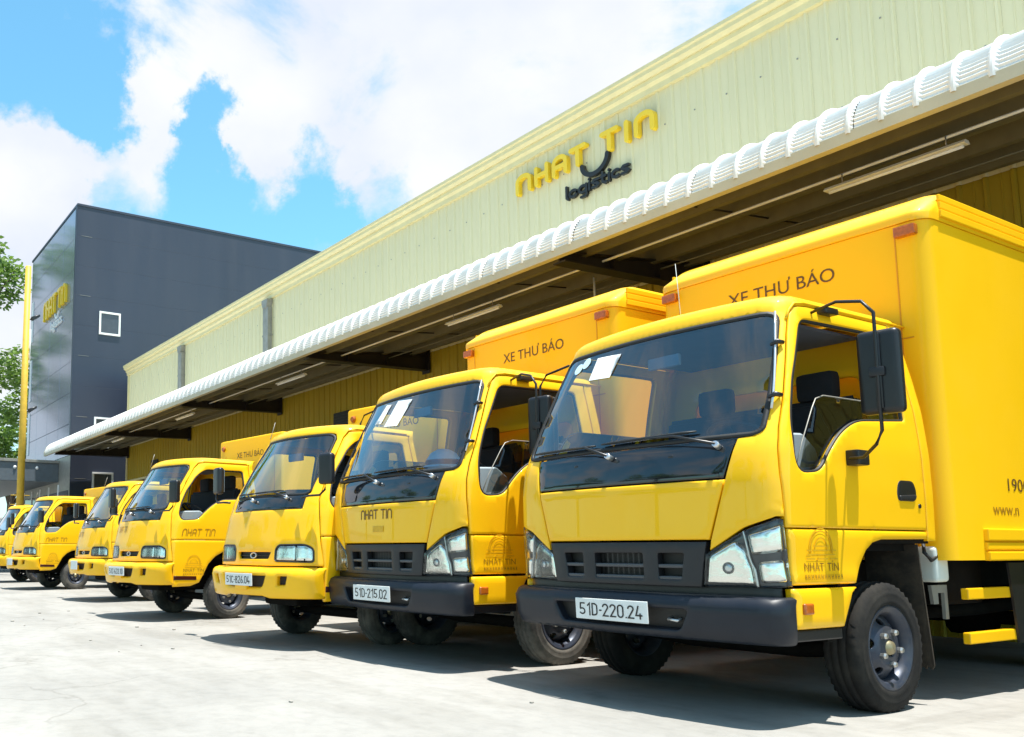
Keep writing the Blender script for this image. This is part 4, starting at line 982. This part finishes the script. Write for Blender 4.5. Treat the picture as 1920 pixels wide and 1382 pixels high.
def truck_A(loc, yaw, label, plate_txt, front_logo=False, cargo=dict(), group=None):
    root = thing('box_truck', label, 'truck', (loc[0], loc[1], 0), R_(yaw), group)
    C = CA
    sh = part(root, 'cab_shell', 'Ash', lambda: build_shell(C, shell_A()), 'paint')
    part(root, 'roof', 'Arf', lambda: build_roof(C, 1.605), 'paint')
    part(root, 'cab_back', 'Abk', lambda: back_panel(C, 1.60, 1.0, roundpoly([(-.66, 1.66), (.66, 1.66), (.62, 2.12), (-.62, 2.12)], .08)), 'paint')
    # front
    ws = part(root, 'windscreen', 'Aws', lambda: panel(C.pt, WS_A, res=.07, er=0, depth=0, offs=-.004), 'glass')
    part(ws, 'windscreen_seal', 'Awsl', lambda: strip(C, WS_A, .022, -.002, .006), 'seal')
    part(root, 'garnish_panel', 'Agar', lambda: panel(C.pt, [(-.694, 1.352), (.694, 1.352), (.748, 1.573), (-.748, 1.573)], res=.07, er=.004, depth=.02, offs=-.004), 'gloss')
    part(root, 'front_panel', 'Afp', lambda: panel(C.pt, [(-.604, 1.004), (.604, 1.004), (.697, 1.342), (-.697, 1.342)], res=.06, er=.012, depth=.02, offs=.004), 'paint')
    def gr():
        ho = [roundpoly(h, .012, 2) for h in ([(-.185, .775), (.185, .775), (.185, .928), (-.185, .928)], [(.285, .775), (.43, .775), (.455, .928), (.285, .928)], [(-.43, .775), (-.285, .775), (-.285, .928), (-.455, .928)])]
        return panel(C.pt, [(-.545, .735), (.545, .735), (.588, .992), (-.588, .992)], ho, res=.06, er=.006, depth=.05, offs=.006)
    g = part(root, 'grille', 'Agr', gr, 'grille')
    part(g, 'grille_backing', 'Agb', lambda: panel(C.pt, [(-.56, .72), (.56, .72), (.58, .985), (-.58, .985)], res=.2, er=0, depth=0, offs=-.06), 'seal')
    for i, (a, b_) in enumerate(((-.185, .185), (.283, .448), (-.448, -.283))):
        for j, v in enumerate((.852, .782)):
            part(g, 'grille_slat', f'Asl{i}{j}', lambda: panel(C.pt, [(a, v - .011), (b_, v - .011), (b_, v + .011), (a, v + .011)], res=.05, er=.004, depth=.04, offs=.0), 'slat_highlight')
    for i in range(9):
        s = -.16 + i * .04
        part(g, 'radiator_fin', f'Arf{i}', lambda: panel(C.pt, [(s - .004, .78), (s + .004, .78), (s + .004, .925), (s - .004, .925)], res=.05, er=0, depth=0, offs=-.045), 'black')
    for sd in (1, -1):
        f = (lambda p: p) if sd > 0 else mir
        k = 'L' if sd > 0 else 'R'
        h = part(root, 'headlight', 'Ahd' + k, lambda: panel(C.pt, f(HEAD_A), res=.05, er=.004, depth=.05, offs=-.03), 'bezel')
        part(h, 'headlight_lens', 'Ahl' + k, lambda: panel(C.pt, f(inset_poly(HEAD_A, .004)), res=.04, er=.012, depth=.03, offs=.004), 'lens')
        part(h, 'reflector', 'Ah1' + k, lambda: panel(C.pt, f(roundpoly([(.585, .912), (.735, 1.0), (.79, .955), (.826, .85), (.832, .752), (.560, .752)], .02)), res=.02, er=.02, depth=.02, offs=-.012), 'chrome')
        part(h, 'bulb', 'Ahb' + k, lambda: bm_tube([C.at(sd * .70, .845, -.012), C.at(sd * .70, .845, .0), C.at(sd * .70, .845, .002)], [.034, .026, .010], 14), 'silver')
        part(h, 'turn_lamp', 'Ah2' + k, lambda: panel(C.pt, f(roundpoly([(.80, 1.03), (.962, 1.088), (.972, .935), (.822, .915)], .02)), res=.02, er=.02, depth=.02, offs=-.010), 'chrome')
        part(h, 'side_lamp', 'Ah3' + k, lambda: panel(C.pt, f(roundpoly([(.846, .882), (.974, .895), (.985, .772), (.852, .765)], .02)), res=.02, er=.02, depth=.02, offs=-.010), 'chrome')
        part(h, 'lamp_divider', 'Ah4' + k, lambda: panel(C.pt, f([(.783, 1.05), (.792, 1.05), (.822, .90), (.842, .84), (.845, .745), (.836, .745), (.832, .84), (.812, .90)]), res=.02, er=.002, depth=.01, offs=-.008), 'silver')
    part(root, 'bumper_filler', 'Abf', lambda: panel(C.pt, [(-.96, .66), (.96, .66), (.96, .745), (-.96, .745)], res=.08, er=.005, depth=.03, offs=-.045), 'black')
    # bumper
    def bp():
        e = BA.ss(.05, .55)
        o = roundpoly([(-e, .43), (e, .43), (e, .700), (-e, .700)], [.05, .05, .02, .02])
        return panel(BA.pt, o, [roundpoly([(-.44, .485), (.44, .485), (.50, .608), (-.50, .608)], .03)], res=.045, er=.012, depth=.05)
    bm_ = part(root, 'bumper', 'Abp', bp, 'bumper')
    part(bm_, 'bumper_recess', 'Abr', lambda: panel(BA.pt, [(-.53, .46), (.53, .46), (.53, .63), (-.53, .63)], res=.1, er=0, depth=0, offs=-.06), 'seal')
    part(bm_, 'bumper_shelf', 'Abs', lambda: bm_prism([(-.90, .02), (-.84, -.08), (-.4, -.16), (.4, -.16), (.84, -.08), (.90, .02)], .685, .697, 'z'), 'bumper')
    part(bm_, 'tow_hook', 'Ath', lambda: bm_tube([(.36, -.13, .555), (.36, -.165, .545), (.42, -.165, .54), (.42, -.13, .55)], .010, 6), 'silver')
    plate(root, plate_txt, (0., -.232, .578), .545, .13, tilt=R_(2))
    # doors and lower side panels
    SIN = [(.985, 1.061)] + [(C.ss(1.50, 1.05), 1.061), (C.ss(1.50, 1.012), 1.012), (1.91, 1.008), (1.80, .986), (1.725, .941), (1.66, .864), (1.59, .757), (.992, .757)]
    SIL = [(.975, .738), (1.578, .738), (1.515, .70), (1.41, .522), (.975, .522)]
    for sd in (1, -1):
        f = (lambda p: p) if sd > 0 else mir
        k = 'L' if sd > 0 else 'R'
        d = part(root, 'door', 'Ado' + k, lambda: panel(C.pt, f(inset_poly(DOOR_A, .001)), [f(WIN_A)], res=.045, er=.010, depth=.035), 'paint')
        part(d, 'window_seal', 'Aws' + k, lambda: strip(C, f(inset_poly(WIN_A, .004)), .018, -.012, .004), 'seal')
        GL = [(1.14, 1.40), (1.30, 1.42), (1.45, 1.63), (1.60, 1.72), (CA.ss(1.36, 1.77), 1.765), (CA.ss(1.36, 1.85), 1.85), (1.30, 1.845), (1.22, 1.80)]
        part(d, 'window_glass', 'Awg' + k, lambda: panel(C.pt, f(GL), res=.08, er=0, depth=0, offs=-.03), 'sglass')
        part(d, 'glass_edge', 'Awe' + k, lambda: bm_tube([C.at(sd * a, b_, -.03) for a, b_ in ((1.09, 1.37), (1.14, 1.55), (1.20, 1.76), (1.225, 1.82), (1.30, 1.848), (1.7, 1.85), (CA.ss(1.36, 1.85), 1.85))], .004, 6), 'galv')
        h = part(d, 'handle_recess', 'Adh' + k, lambda: panel(C.pt, f(roundpoly([(2.10, 1.24), (2.30, 1.24), (2.32, 1.30), (2.285, 1.37), (2.11, 1.37), (2.085, 1.29)], .045)), res=.03, er=.008, depth=.01, offs=.004), 'black')
        part(h, 'handle_lip', 'Adl' + k, lambda: panel(C.pt, f(roundpoly([(2.12, 1.245), (2.29, 1.245), (2.31, 1.285), (2.11, 1.275)], .02)), res=.03, er=.006, depth=.01, offs=.010), 'grille')
        part(d, 'keyhole', 'Akh' + k, lambda: bm_tube([C.at(sd * 2.345, 1.215, -.01), C.at(sd * 2.345, 1.215, .006)], .014, 10), 'black')
        lw = part(root, 'step_panel', 'Asp' + k, lambda: panel(C.pt, f(SIN), res=.045, er=.014, depth=.04), 'paint')
        sl_ = part(root, 'sill_panel', 'Asi' + k, lambda: panel(C.pt, f(SIL), res=.045, er=.016, depth=.04, offs=.012), 'paint')
        part(sl_, 'side_marker', 'Asm' + k, lambda: panel(C.pt, f(roundpoly([(1.02, .60), (1.10, .60), (1.10, .66), (1.02, .66)], .01)), res=.03, er=.008, depth=.012, offs=.026), 'amber')
        part(sl_, 'step_board', 'Asb' + k, lambda: bm_box(*sorted((sd * .70, sd * .975)), .03, .50, .455, .515, .008), 'black')
        part(root, 'wheel_arch', 'Awa' + k, lambda: bm_prism([(.45, .44), (.58, .70), (.72, .88), (.90, .985), (1.56, .985), (1.56, 1.05), (.86, 1.05), (.64, .92), (.50, .72), (.38, .44)], *sorted((sd * .50, sd * .955)), 'x'), 'chassis')
        part(root, 'arch_inner', 'Aai' + k, lambda: bm_box(*sorted((sd * .50, sd * .53)), .40, 1.56, .44, 1.04), 'chassis')
        def flap():
            pts = [(sd * .64, .98), (sd * .955, .98), (sd * .965, .24)]
            n = 9
            for i in range(n): x = .955 - (.955 - .66) * (i + .5) / n; pts += [(sd * (x + .012), .215), (sd * (x - .012), .24)]
            pts.append((sd * .64, .24)); b = bm_prism(pts, 1.42, 1.432, 'y')
            for v in b.verts: v.co.y += .22 * max(0, (.98 - v.co.z)) ** 1.6 * .55
            return b
        part(root, 'mud_flap', 'Amf' + k, flap, 'flap')
        # mirror on its arm
        mr_ = part(root, 'wing_mirror', 'Amr' + k, lambda: tomesh(bm_box(-.105, .105, -.035, .045, -.235, .235, .035, 4), 60), 'black', (sd * 1.245, .555, 1.925), (0, 0, sd * R_(8)))
        part(mr_, 'mirror_glass', 'Amg' + k, lambda: bm_box(-.085, .085, .046, .049, -.21, .21), 'silver')
        part(mr_, 'mirror_clamp', 'Amc' + k, lambda: tomesh(bm_box(-.045, .035, -.055, -.03, -.03, .025, .012, 2), 50), 'grille')
        part(mr_, 'mirror_rib', 'Amb' + k, lambda: tomesh(bm_box(-.018, .018, -.047, -.03, -.21, .21, .008, 2), 50), 'black')
        part(mr_, 'mirror_arm', 'Ama' + k, lambda: bm_tube([(sd * (C.at(1.27, 2.40).x - 1.25), .14, .44), (sd * -.22, .06, .46), (sd * -.06, -.03, .41), (sd * .0, -.045, .33), (0, -.045, .2), (0, -.045, -.33), (sd * -.04, -.02, -.40), (sd * -.13, .05, -.46), (sd * -.22, .11, -.455)], .0095, 8), 'black')
        part(root, 'mirror_bracket', 'Amk' + k, lambda: tomesh(bm_box(-.03, .05, -.06, .06, -.045, .045, .012, 2), 50), 'black', C.at(sd * 1.60, 1.475, .02))
        part(root, 'mirror_bracket', 'Aml' + k, lambda: tomesh(bm_box(-.03, .04, -.07, .07, -.02, .02, .008, 2), 50), 'black', C.at(sd * 1.27, 2.385, .015))
        gt = lambda: bm_tube([C.at(sd * s, v, .004) for s, v in ((.94, 2.30), (.955, 2.36), (.985, 2.405), (1.06, 2.42), (1.4, 2.42), (1.9, 2.42), (2.25, 2.42))], .008, 6)
        part(root, 'rain_gutter', 'Agt' + k, gt, 'paint')
    rod = part(root, 'pillar_rod', 'Apr', lambda: bm_tube([C.at(.893, v, .022) for v in np.linspace(1.72, 2.34, 8)], .007, 8), 'silver')
    for i, v in enumerate((1.80, 2.13)):
        part(rod, 'rod_clip', f'Arc{i}', lambda: bm_tube([C.at(.875, v - .01, .02), C.at(.90, v, .036), C.at(.925, v + .005, .012)], [.010, .016, .013], 7), 'black')
    wiper(root, C, 'Aw1', (.66, 1.53), (.40, 1.60), (.20, 1.615), ((-.15, 1.622), (.52, 1.632)))
    wiper(root, C, 'Aw2', (-.05, 1.525), (-.26, 1.60), (-.45, 1.612), ((-.82, 1.622), (-.20, 1.618)))
    for i, s in enumerate((.37, -.35)):
        part(root, 'washer_nozzle', f'Anz{i}', lambda: tomesh(bm_prism([(0, 0), (.05, .05), (.06, .02), (.02, -.03)], -.02, .02, 'x', .006), 50), 'black', C.at(s, 1.50, .0))
    # inside
    interior(root, 'A', C, 1.60, .93, 1.58)
    # wheels, chassis
    for sd in (1, -1):
        make_wheel(root, 'A2' if front_logo else 'A', (sd * .86, 1.03, .373), sd, mat='rubber_dusty' if front_logo else 'rubber')
        make_wheel(root, 'Ar', (sd * .80, .955 + 3.36, .373), sd, dish=-.06, detail=False, hub=False)
        make_wheel(root, 'Ar', (sd * .58, .955 + 3.36, .373), sd, dish=-.06, detail=False, hub=False)
    chassis(root, 'A', .97, .86, .1, 6.0, 1.03, .373)
    b0 = dict(hw=1.02, y0=1.72, y1=6.1, z0=.88, z1=3.36); b0.update(cargo)
    bx = make_box(root, 'A', **b0)
    # side guard and reservoir
    for sd in (1, -1):
        k = 'L' if sd > 0 else 'R'
        for i, (z, y) in enumerate(((.665, 1.92), (.385, 1.90))):
            part(root, 'side_guard_rail', f'Asg{k}{i}', lambda: bm_box(*sorted((sd * .955, sd * 1.0)), y, 3.75, z - .036, z + .036, .008), 'paint')
        for i, y in enumerate((2.62, 3.5)):
            part(root, 'guard_post', f'Agp{k}{i}', lambda: bm_prism([(y - .16, .86), (y + .16, .86), (y + .05, .33), (y - .09, .33)], *sorted((sd * 1.002, sd * 1.016)), 'x'), 'black')
    rs = part(root, 'washer_tank', 'Awt', lambda: tomesh(bm_box(.80, .93, 1.70, 1.86, .74, .97, .03, 3), 50), 'tank')
    part(rs, 'tank_cap', 'Awc', lambda: bm_tube([(.865, 1.76, .96), (.865, 1.76, 1.0)], .035, 12), 'seal')
    part(rs, 'tank_hose', 'Awh', lambda: bm_tube([(.90, 1.62, .99), (.92, 1.58, .93), (.93, 1.64, .88), (.92, 1.72, .90), (.91, 1.74, .99)], .012, 8), 'seal')
    part(root, 'tank_bracket', 'Awb', lambda: bm_prism([(1.72, .72), (1.92, .72), (1.92, .50), (1.88, .50), (1.88, .67), (1.80, .67), (1.80, .60), (1.74, .60)], .86, .88, 'x'), 'galv')
    if not front_logo: part(root, 'aerial', 'Aae', lambda: bm_tube([(.12, .42, 2.45), (.11, .40, 2.85)], [.003, .0015], 6), 'tank')
    door_decals(root, C, 1.09, .835, .98)
    if front_logo:
        logo_on(root, C, -.27, 1.215, .075, .46, 'Aflogo', 'brown', .0075)
        part(root, 'faded_sticker', 'Afs', lambda: panel(C.pt, [(-.08, 1.10), (.08, 1.10), (.08, 1.15), (-.08, 1.15)], res=.05, er=0, depth=0, offs=.008), 'faded')
    return root

def truck_K(loc, yaw, label, plate_txt, front_logo=False, door_logo=False, cargo=None, group=None, fine=True):
    root = thing('light_truck', label, 'truck', (loc[0], loc[1], 0), R_(yaw), group)
    C = CK
    HD = roundpoly([(.343, .828), (.782, .822), (.777, .962), (.70, 1.003), (.39, 1.0), (.345, .955)], [.04, .03, .05, .03, .05, .03], 4)
    GR = roundpoly([(-.255, .855), (.255, .855), (.29, .925), (-.29, .925)], .012, 3)
    L = [(.615, 1.342), (.63, 1.478), (.667, 1.50), (.672, 1.56), (.742, 2.06), (.725, 2.115), (.68, 2.128)]
    notch = L + [(-s, v) for s, v in L[::-1]]
    def sh():
        seam = [p for p in inset_poly(DOOR_K, -.005) if p[1] > 1.08]
        vt = C.v0 + C.rho * math.pi / 2
        rear = [(C.ss(1.425, 1.12), 1.12), (C.ss(1.425, .95), .95), (C.ss(1.49, .95), .95)] + [(C.ss(1.49, v), v) for v in np.linspace(1.1, C.v0, 8)] + [(C.ss(1.49, C.v0), vt)]
        o = [(.862, .79), (.845, .90), (.812, 1.07)] + seam + rear
        return build_shell(C, o + [(-s, v) for s, v in o[::-1]], [notch, HD, mir(HD), GR])
    part(root, 'cab_shell', 'Ksh', sh, 'paint')
    part(root, 'roof', 'Krf', lambda: build_roof(C, 1.495), 'paint')
    part(root, 'cab_back', 'Kbk', lambda: back_panel(C, 1.49, .95, roundpoly([(-.52, 1.58), (.52, 1.58), (.50, 2.0), (-.50, 2.0)], .06)), 'paint')
    ws = part(root, 'windscreen', 'Kws', lambda: panel(C.pt, WS_K, res=.08, er=0, depth=0, offs=-.004), 'glass')
    part(ws, 'windscreen_seal', 'Kwsl', lambda: strip(C, WS_K, .02, -.002, .005), 'seal')
    part(root, 'garnish_panel', 'Kgar', lambda: panel(C.pt, [(-.608, 1.348), (.608, 1.348), (.624, 1.485), (-.624, 1.485)], res=.07, er=.005, depth=.02, offs=-.002), 'gloss')
    g = part(root, 'grille', 'Kgb', lambda: panel(C.pt, [(-.3, .845), (.3, .845), (.3, .935), (-.3, .935)], res=.2, er=0, depth=0, offs=-.04), 'seal')
    part(g, 'grille_slat', 'Kgs', lambda: panel(C.pt, [(-.27, .885), (.27, .885), (.275, .893), (-.275, .893)], res=.05, er=.002, depth=.02, offs=-.015), 'black')
    part(g, 'badge', 'Kbg', lambda: panel(C.pt, [(.055 * math.cos(a), .89 + .032 * math.sin(a)) for a in np.linspace(0, 2 * math.pi, 20, endpoint=False)], [[(.042 * math.cos(a), .89 + .021 * math.sin(a)) for a in np.linspace(0, 2 * math.pi, 16, endpoint=False)]], res=.03, er=.004, depth=.01, offs=-.005), 'silver')
    for sd in (1, -1):
        f = (lambda p: p) if sd > 0 else mir
        k = 'L' if sd > 0 else 'R'
        h = part(root, 'headlight', 'Khd' + k, lambda: panel(C.pt, f(inset_poly(HD, -.004)), res=.05, er=0, depth=0, offs=-.03), 'bezel')
        part(h, 'headlight_rim', 'Khr' + k, lambda: panel(C.pt, f(inset_poly(HD, .001)), [f(inset_poly(HD, .009))], res=.04, er=.002, depth=.01, offs=.004), 'bezel')
        part(h, 'headlight_lens', 'Khl' + k, lambda: panel(C.pt, f(inset_poly(HD, .006)), res=.04, er=.014, depth=.02, offs=.003), 'lens')
        part(h, 'reflector', 'Kh1' + k, lambda: panel(C.pt, f(roundpoly([(.358, .842), (.600, .840), (.600, .987), (.40, .985), (.360, .945)], .02)), res=.025, er=.008, depth=.02, offs=-.008), 'chrome')
        part(h, 'turn_lamp', 'Kh2' + k, lambda: panel(C.pt, f(roundpoly([(.608, .840), (.768, .838), (.763, .952), (.70, .988), (.608, .987)], .02)), res=.025, er=.008, depth=.02, offs=-.008), 'chrome')
    def bp():
        e = BK.ss(.14, .6)
        o = [(-e, .475), (-.40, .468), (-.30, .492), (.30, .492), (.40, .468), (e, .475), (e, .785), (-e, .785)]
        I = roundpoly([(-.31, .575), (.31, .575), (.37, .70), (-.37, .70)], [.06, .06, .015, .015]); Fg = roundpoly([(.50, .60), (.60, .605), (.63, .695), (.515, .695)], .012)
        return panel(BK.pt, o, [I, Fg, mir(Fg)], res=.05, er=.022, depth=.05)
    bm_ = part(root, 'bumper', 'Kbp', bp, 'paint')
    part(bm_, 'bumper_recess', 'Kbr', lambda: panel(BK.pt, [(-.68, .55), (.68, .55), (.68, .73), (-.68, .73)], res=.1, er=0, depth=0, offs=-.06), 'seal')
    part(bm_, 'plate_mount', 'Kpm', lambda: bm_box(-.10, .10, -.24, -.20, .555, .66, .01), 'paint')
    part(bm_, 'bumper_shelf', 'Kbs', lambda: bm_prism([(-.80, .10), (-.72, -.04), (-.4, -.16), (.4, -.16), (.72, -.04), (.80, .10)], .762, .778, 'z'), 'paint')
    if plate_txt: plate(root, plate_txt, (0., -.262, .655), .47, .12, tilt=R_(2))
    else: part(root, 'number_plate', 'plateblank', lambda: bm_box(-.16, .16, -.006, .004, -.08, .08, .004), 'plate', (0, -.262, .66))
    LOW = [(.818, 1.0715), (C.ss(1.42, 1.07), 1.0715), (C.ss(1.42, .93), .93), (1.75, .935), (1.62, .915), (1.50, .855), (1.39, .75), (1.31, .60), (1.25, .505), (1.12, .462), (.865, .455), (.86, .78), (.845, .90)]
    for sd in (1, -1):
        f = (lambda p: p) if sd > 0 else mir
        k = 'L' if sd > 0 else 'R'
        d = part(root, 'door', 'Kdo' + k, lambda: panel(C.pt, f(inset_poly(DOOR_K, .001)), [f(WIN_K)], res=.05, er=.010, depth=.035), 'paint')
        part(d, 'window_seal', 'Kwsx' + k, lambda: strip(C, f(inset_poly(WIN_K, .004)), .018, -.012, .004), 'seal')
        part(d, 'door_handle', 'Kdh' + k, lambda: panel(C.pt, f(roundpoly([(C.ss(1.20, 1.2), 1.17), (C.ss(1.36, 1.2), 1.17), (C.ss(1.36, 1.2), 1.23), (C.ss(1.20, 1.2), 1.23)], .02)), res=.03, er=.008, depth=.01, offs=.006), 'black')
        lw = part(root, 'lower_panel', 'Klo' + k, lambda: panel(C.pt, f(LOW), res=.05, er=.014, depth=.04), 'paint')
        part(lw, 'step_slot', 'Kst' + k, lambda: panel(C.pt, f([(.875, .545), (1.205, .54), (1.20, .592), (.875, .60)]), res=.06, er=.003, depth=.006, offs=.004), 'slot')
        part(root, 'wheel_arch', 'Kwa' + k, lambda: bm_prism([(.48, .44), (.62, .70), (.74, .84), (.92, .915), (1.46, .915), (1.46, .98), (.88, .98), (.66, .88), (.54, .72), (.42, .44)], *sorted((sd * .42, sd * .845)), 'x'), 'chassis')
        part(root, 'arch_inner', 'Kai' + k, lambda: bm_box(*sorted((sd * .42, sd * .45)), .42, 1.46, .44, .97), 'chassis')
        mr_ = part(root, 'wing_mirror', 'Kmr' + k, lambda: tomesh(bm_box(-.085, .085, -.045, .035, -.15, .15, .04, 4), 60), 'black', (sd * .95, .10, 1.71), (0, 0, sd * R_(10)))
        part(mr_, 'mirror_glass', 'Kmg' + k, lambda: bm_box(-.065, .065, .036, .039, -.125, .125), 'silver')
        part(mr_, 'mirror_arm', 'Kma' + k, lambda: bm_tube([(sd * .0, -.02, -.12), (sd * .0, -.03, -.20), (sd * -.06, -.04, -.25), (sd * -.2, -.03, -.25), (sd * -.32, .0, -.26)], .011, 8), 'black')
        part(root, 'rain_gutter', 'Kgt' + k, lambda: bm_tube([C.at(sd * s, v, .003) for s, v in ((.762, 1.85), (.77, 1.95), (.785, 2.08), (.82, 2.145), (.90, 2.168), (1.2, 2.17), (1.6, 2.17))], .007, 6), 'paint')
    wiper(root, C, 'Kw1', (.40, 1.45), (.2, 1.50), (.05, 1.515), ((-.22, 1.52), (.30, 1.53)))
    wiper(root, C, 'Kw2', (-.15, 1.44), (-.3, 1.50), (-.4, 1.51), ((-.62, 1.52), (-.20, 1.52)))
    interior(root, 'K', C, 1.46, .76, 1.47, .26)
    for sd in (1, -1):
        make_wheel(root, 'K', (sd * .745, 1.05, .333), sd, R=.345, rim=.20, w=.19, dish=.0, mat='rubber_dusty')
        make_wheel(root, 'Kr', (sd * .70, .92 + 2.75, .333), sd, R=.345, rim=.20, w=.19, dish=-.05, detail=False, hub=False)
    chassis(root, 'K', .84, .74, .1, 4.8, 1.05, .333)
    part(root, 'aerial', 'Kae', lambda: bm_tube([(-.52, .50, 2.17), (-.50, .55, 2.36)], [.005, .003], 6), 'galv')
    if cargo: make_box(root, 'K' + cargo.pop('key', ''), **cargo)
    door_decals(root, C, 1.0, .655, .92)
    if front_logo: logo_on(root, C, -.52, 1.19, .075, .36, 'Kflogo', 'midbrown', .005)
    if door_logo: logo_on(root, C, .935, 1.135, .085, .50, 'Kdlogo', 'midbrown')
    return root

GT = 'yellow trucks parked in a row at the warehouse'
t1 = truck_A((-3.72, 4.56), 0, 'large yellow box truck with dark bumper and plate 51D-220.24, nearest in the row', '51D-220.24', group=GT)
t2 = truck_A((-6.17, 4.46), 0, 'yellow box truck with dark bumper and plate 51D-215.02, second in the row', '51D-215.02', front_logo=True, group=GT)
KB = dict(hw=.86, y0=1.92, y1=4.9, z0=.80, z1=2.68, text_size=.125, tz=.19, cap=False)
t3 = truck_K((-7.85, 4.02), 8, 'yellow light truck with yellow bumper beside the second dark-bumper truck', '51C-826.04', cargo=dict(KB, lamp='round', key='a'), group=GT)
t4 = truck_K((-11.62, 3.98), 7.5, 'yellow light truck with its name on the door and open window, fourth in row', '51C-633.10', front_logo=True, door_logo=True, cargo=dict(KB, lamp='round', key='a'), group=GT)
t5 = truck_K((-16.05, 4.60), 5, 'small yellow truck mostly hidden behind the fourth truck, fifth in the row', None, front_logo=True, group=GT)
t6 = truck_K((-21.36, 4.50), 8, 'small yellow truck sixth in the row, its door and window fully in view', None, door_logo=True, cargo=dict(KB, z1=2.52, text_size=.10, lamp='round', key='b'), group=GT)
t7 = truck_K((-26.36, 4.80), 6, 'small yellow truck cut by the left edge, farthest in the row', None, cargo=dict(KB, y0=1.7, z1=2.45, txt=False, lamp='round', key='c'), group=GT)
# ------------------------------------------------------------------ papers and loose things in the cabs
def sticker(root, C, poly, mat, key, name='windscreen_sticker', off=.002):
    return obj(name, panel(C.pt, poly, res=.08, er=0, depth=0, offs=off), mat, root)
sticker(t1, CA, [(-.53, 2.135), (-.30, 2.12), (-.262, 2.285), (-.53, 2.30)], 'white', 'p1', 'windscreen_paper')
for cx, cz in ((-.735, 2.255), (-.655, 2.285)):
    sticker(t1, CA, [(cx + .045 * math.cos(a), cz + .04 * math.sin(a)) for a in np.linspace(0, 2 * math.pi, 14, endpoint=False)], 'sticker', 'p2')
sticker(t2, CA, [(-.60, 2.13), (-.46, 2.12), (-.40, 2.30), (-.52, 2.31)], 'white', 'p3', 'windscreen_paper')
sticker(t2, CA, [(-.36, 2.08), (-.10, 2.06), (.0, 2.30), (-.28, 2.32)], 'white', 'p4', 'windscreen_paper')
hm = thing('helmet', 'white helmet with red band lying on the dashboard of the second truck', 'helmet', (-6.17 + .42, 4.46 + .24, 1.615), R_(20))
part(hm, 'helmet_shell', 'hsh', lambda: tomesh(bm_lathe([(0, .15), (.03, .158), (.09, .15), (.15, .11), (.185, .05), (.19, .001)], 28, 'z'), 50), 'white')
part(hm, 'helmet_band', 'hbd', lambda: bm_lathe([(.045, .1592), (.06, .160), (.085, .154), (.09, .1515)], 28, 'z'), 'red')
part(hm, 'helmet_peak', 'hpk', lambda: tomesh(bm_prism([(-.13, -.10), (-.08, -.20), (.08, -.20), (.13, -.10)], .02, .035, 'z', .004), 40), 'sticker')
# lettering on the side of the nearest box
for body, y, z, sz, m in (('1900', 2.51, 1.345, .125, 'brown'), ('www.n', 2.30, 1.18, .115, 'midbrown')):
    me = flat_text(body, sz, lambda c: Vector((1.0225, c.x * (1.4 if body[0] == '1' else 1.15), c.y)))
    obj('side_lettering', me, m, t1, (0, y, z))
rnd = random.Random(4)
for i in range(16):
    x, y = rnd.uniform(-14, -2), rnd.uniform(2.2, 4.4)
    o = obj('pebble', cached('pebble', lambda: tomesh(bm_box(-.02, .02, -.014, .014, 0, .016, .006, 2), 60)), 'stone', None, (x, y, 0), (0, 0, rnd.uniform(0, 6)))
    o.scale = [rnd.uniform(.5, 1.2)] * 3; tag(o, 'tiny grey pebble lying on the concrete in front of the trucks', 'pebble', 'pebbles on the yard')
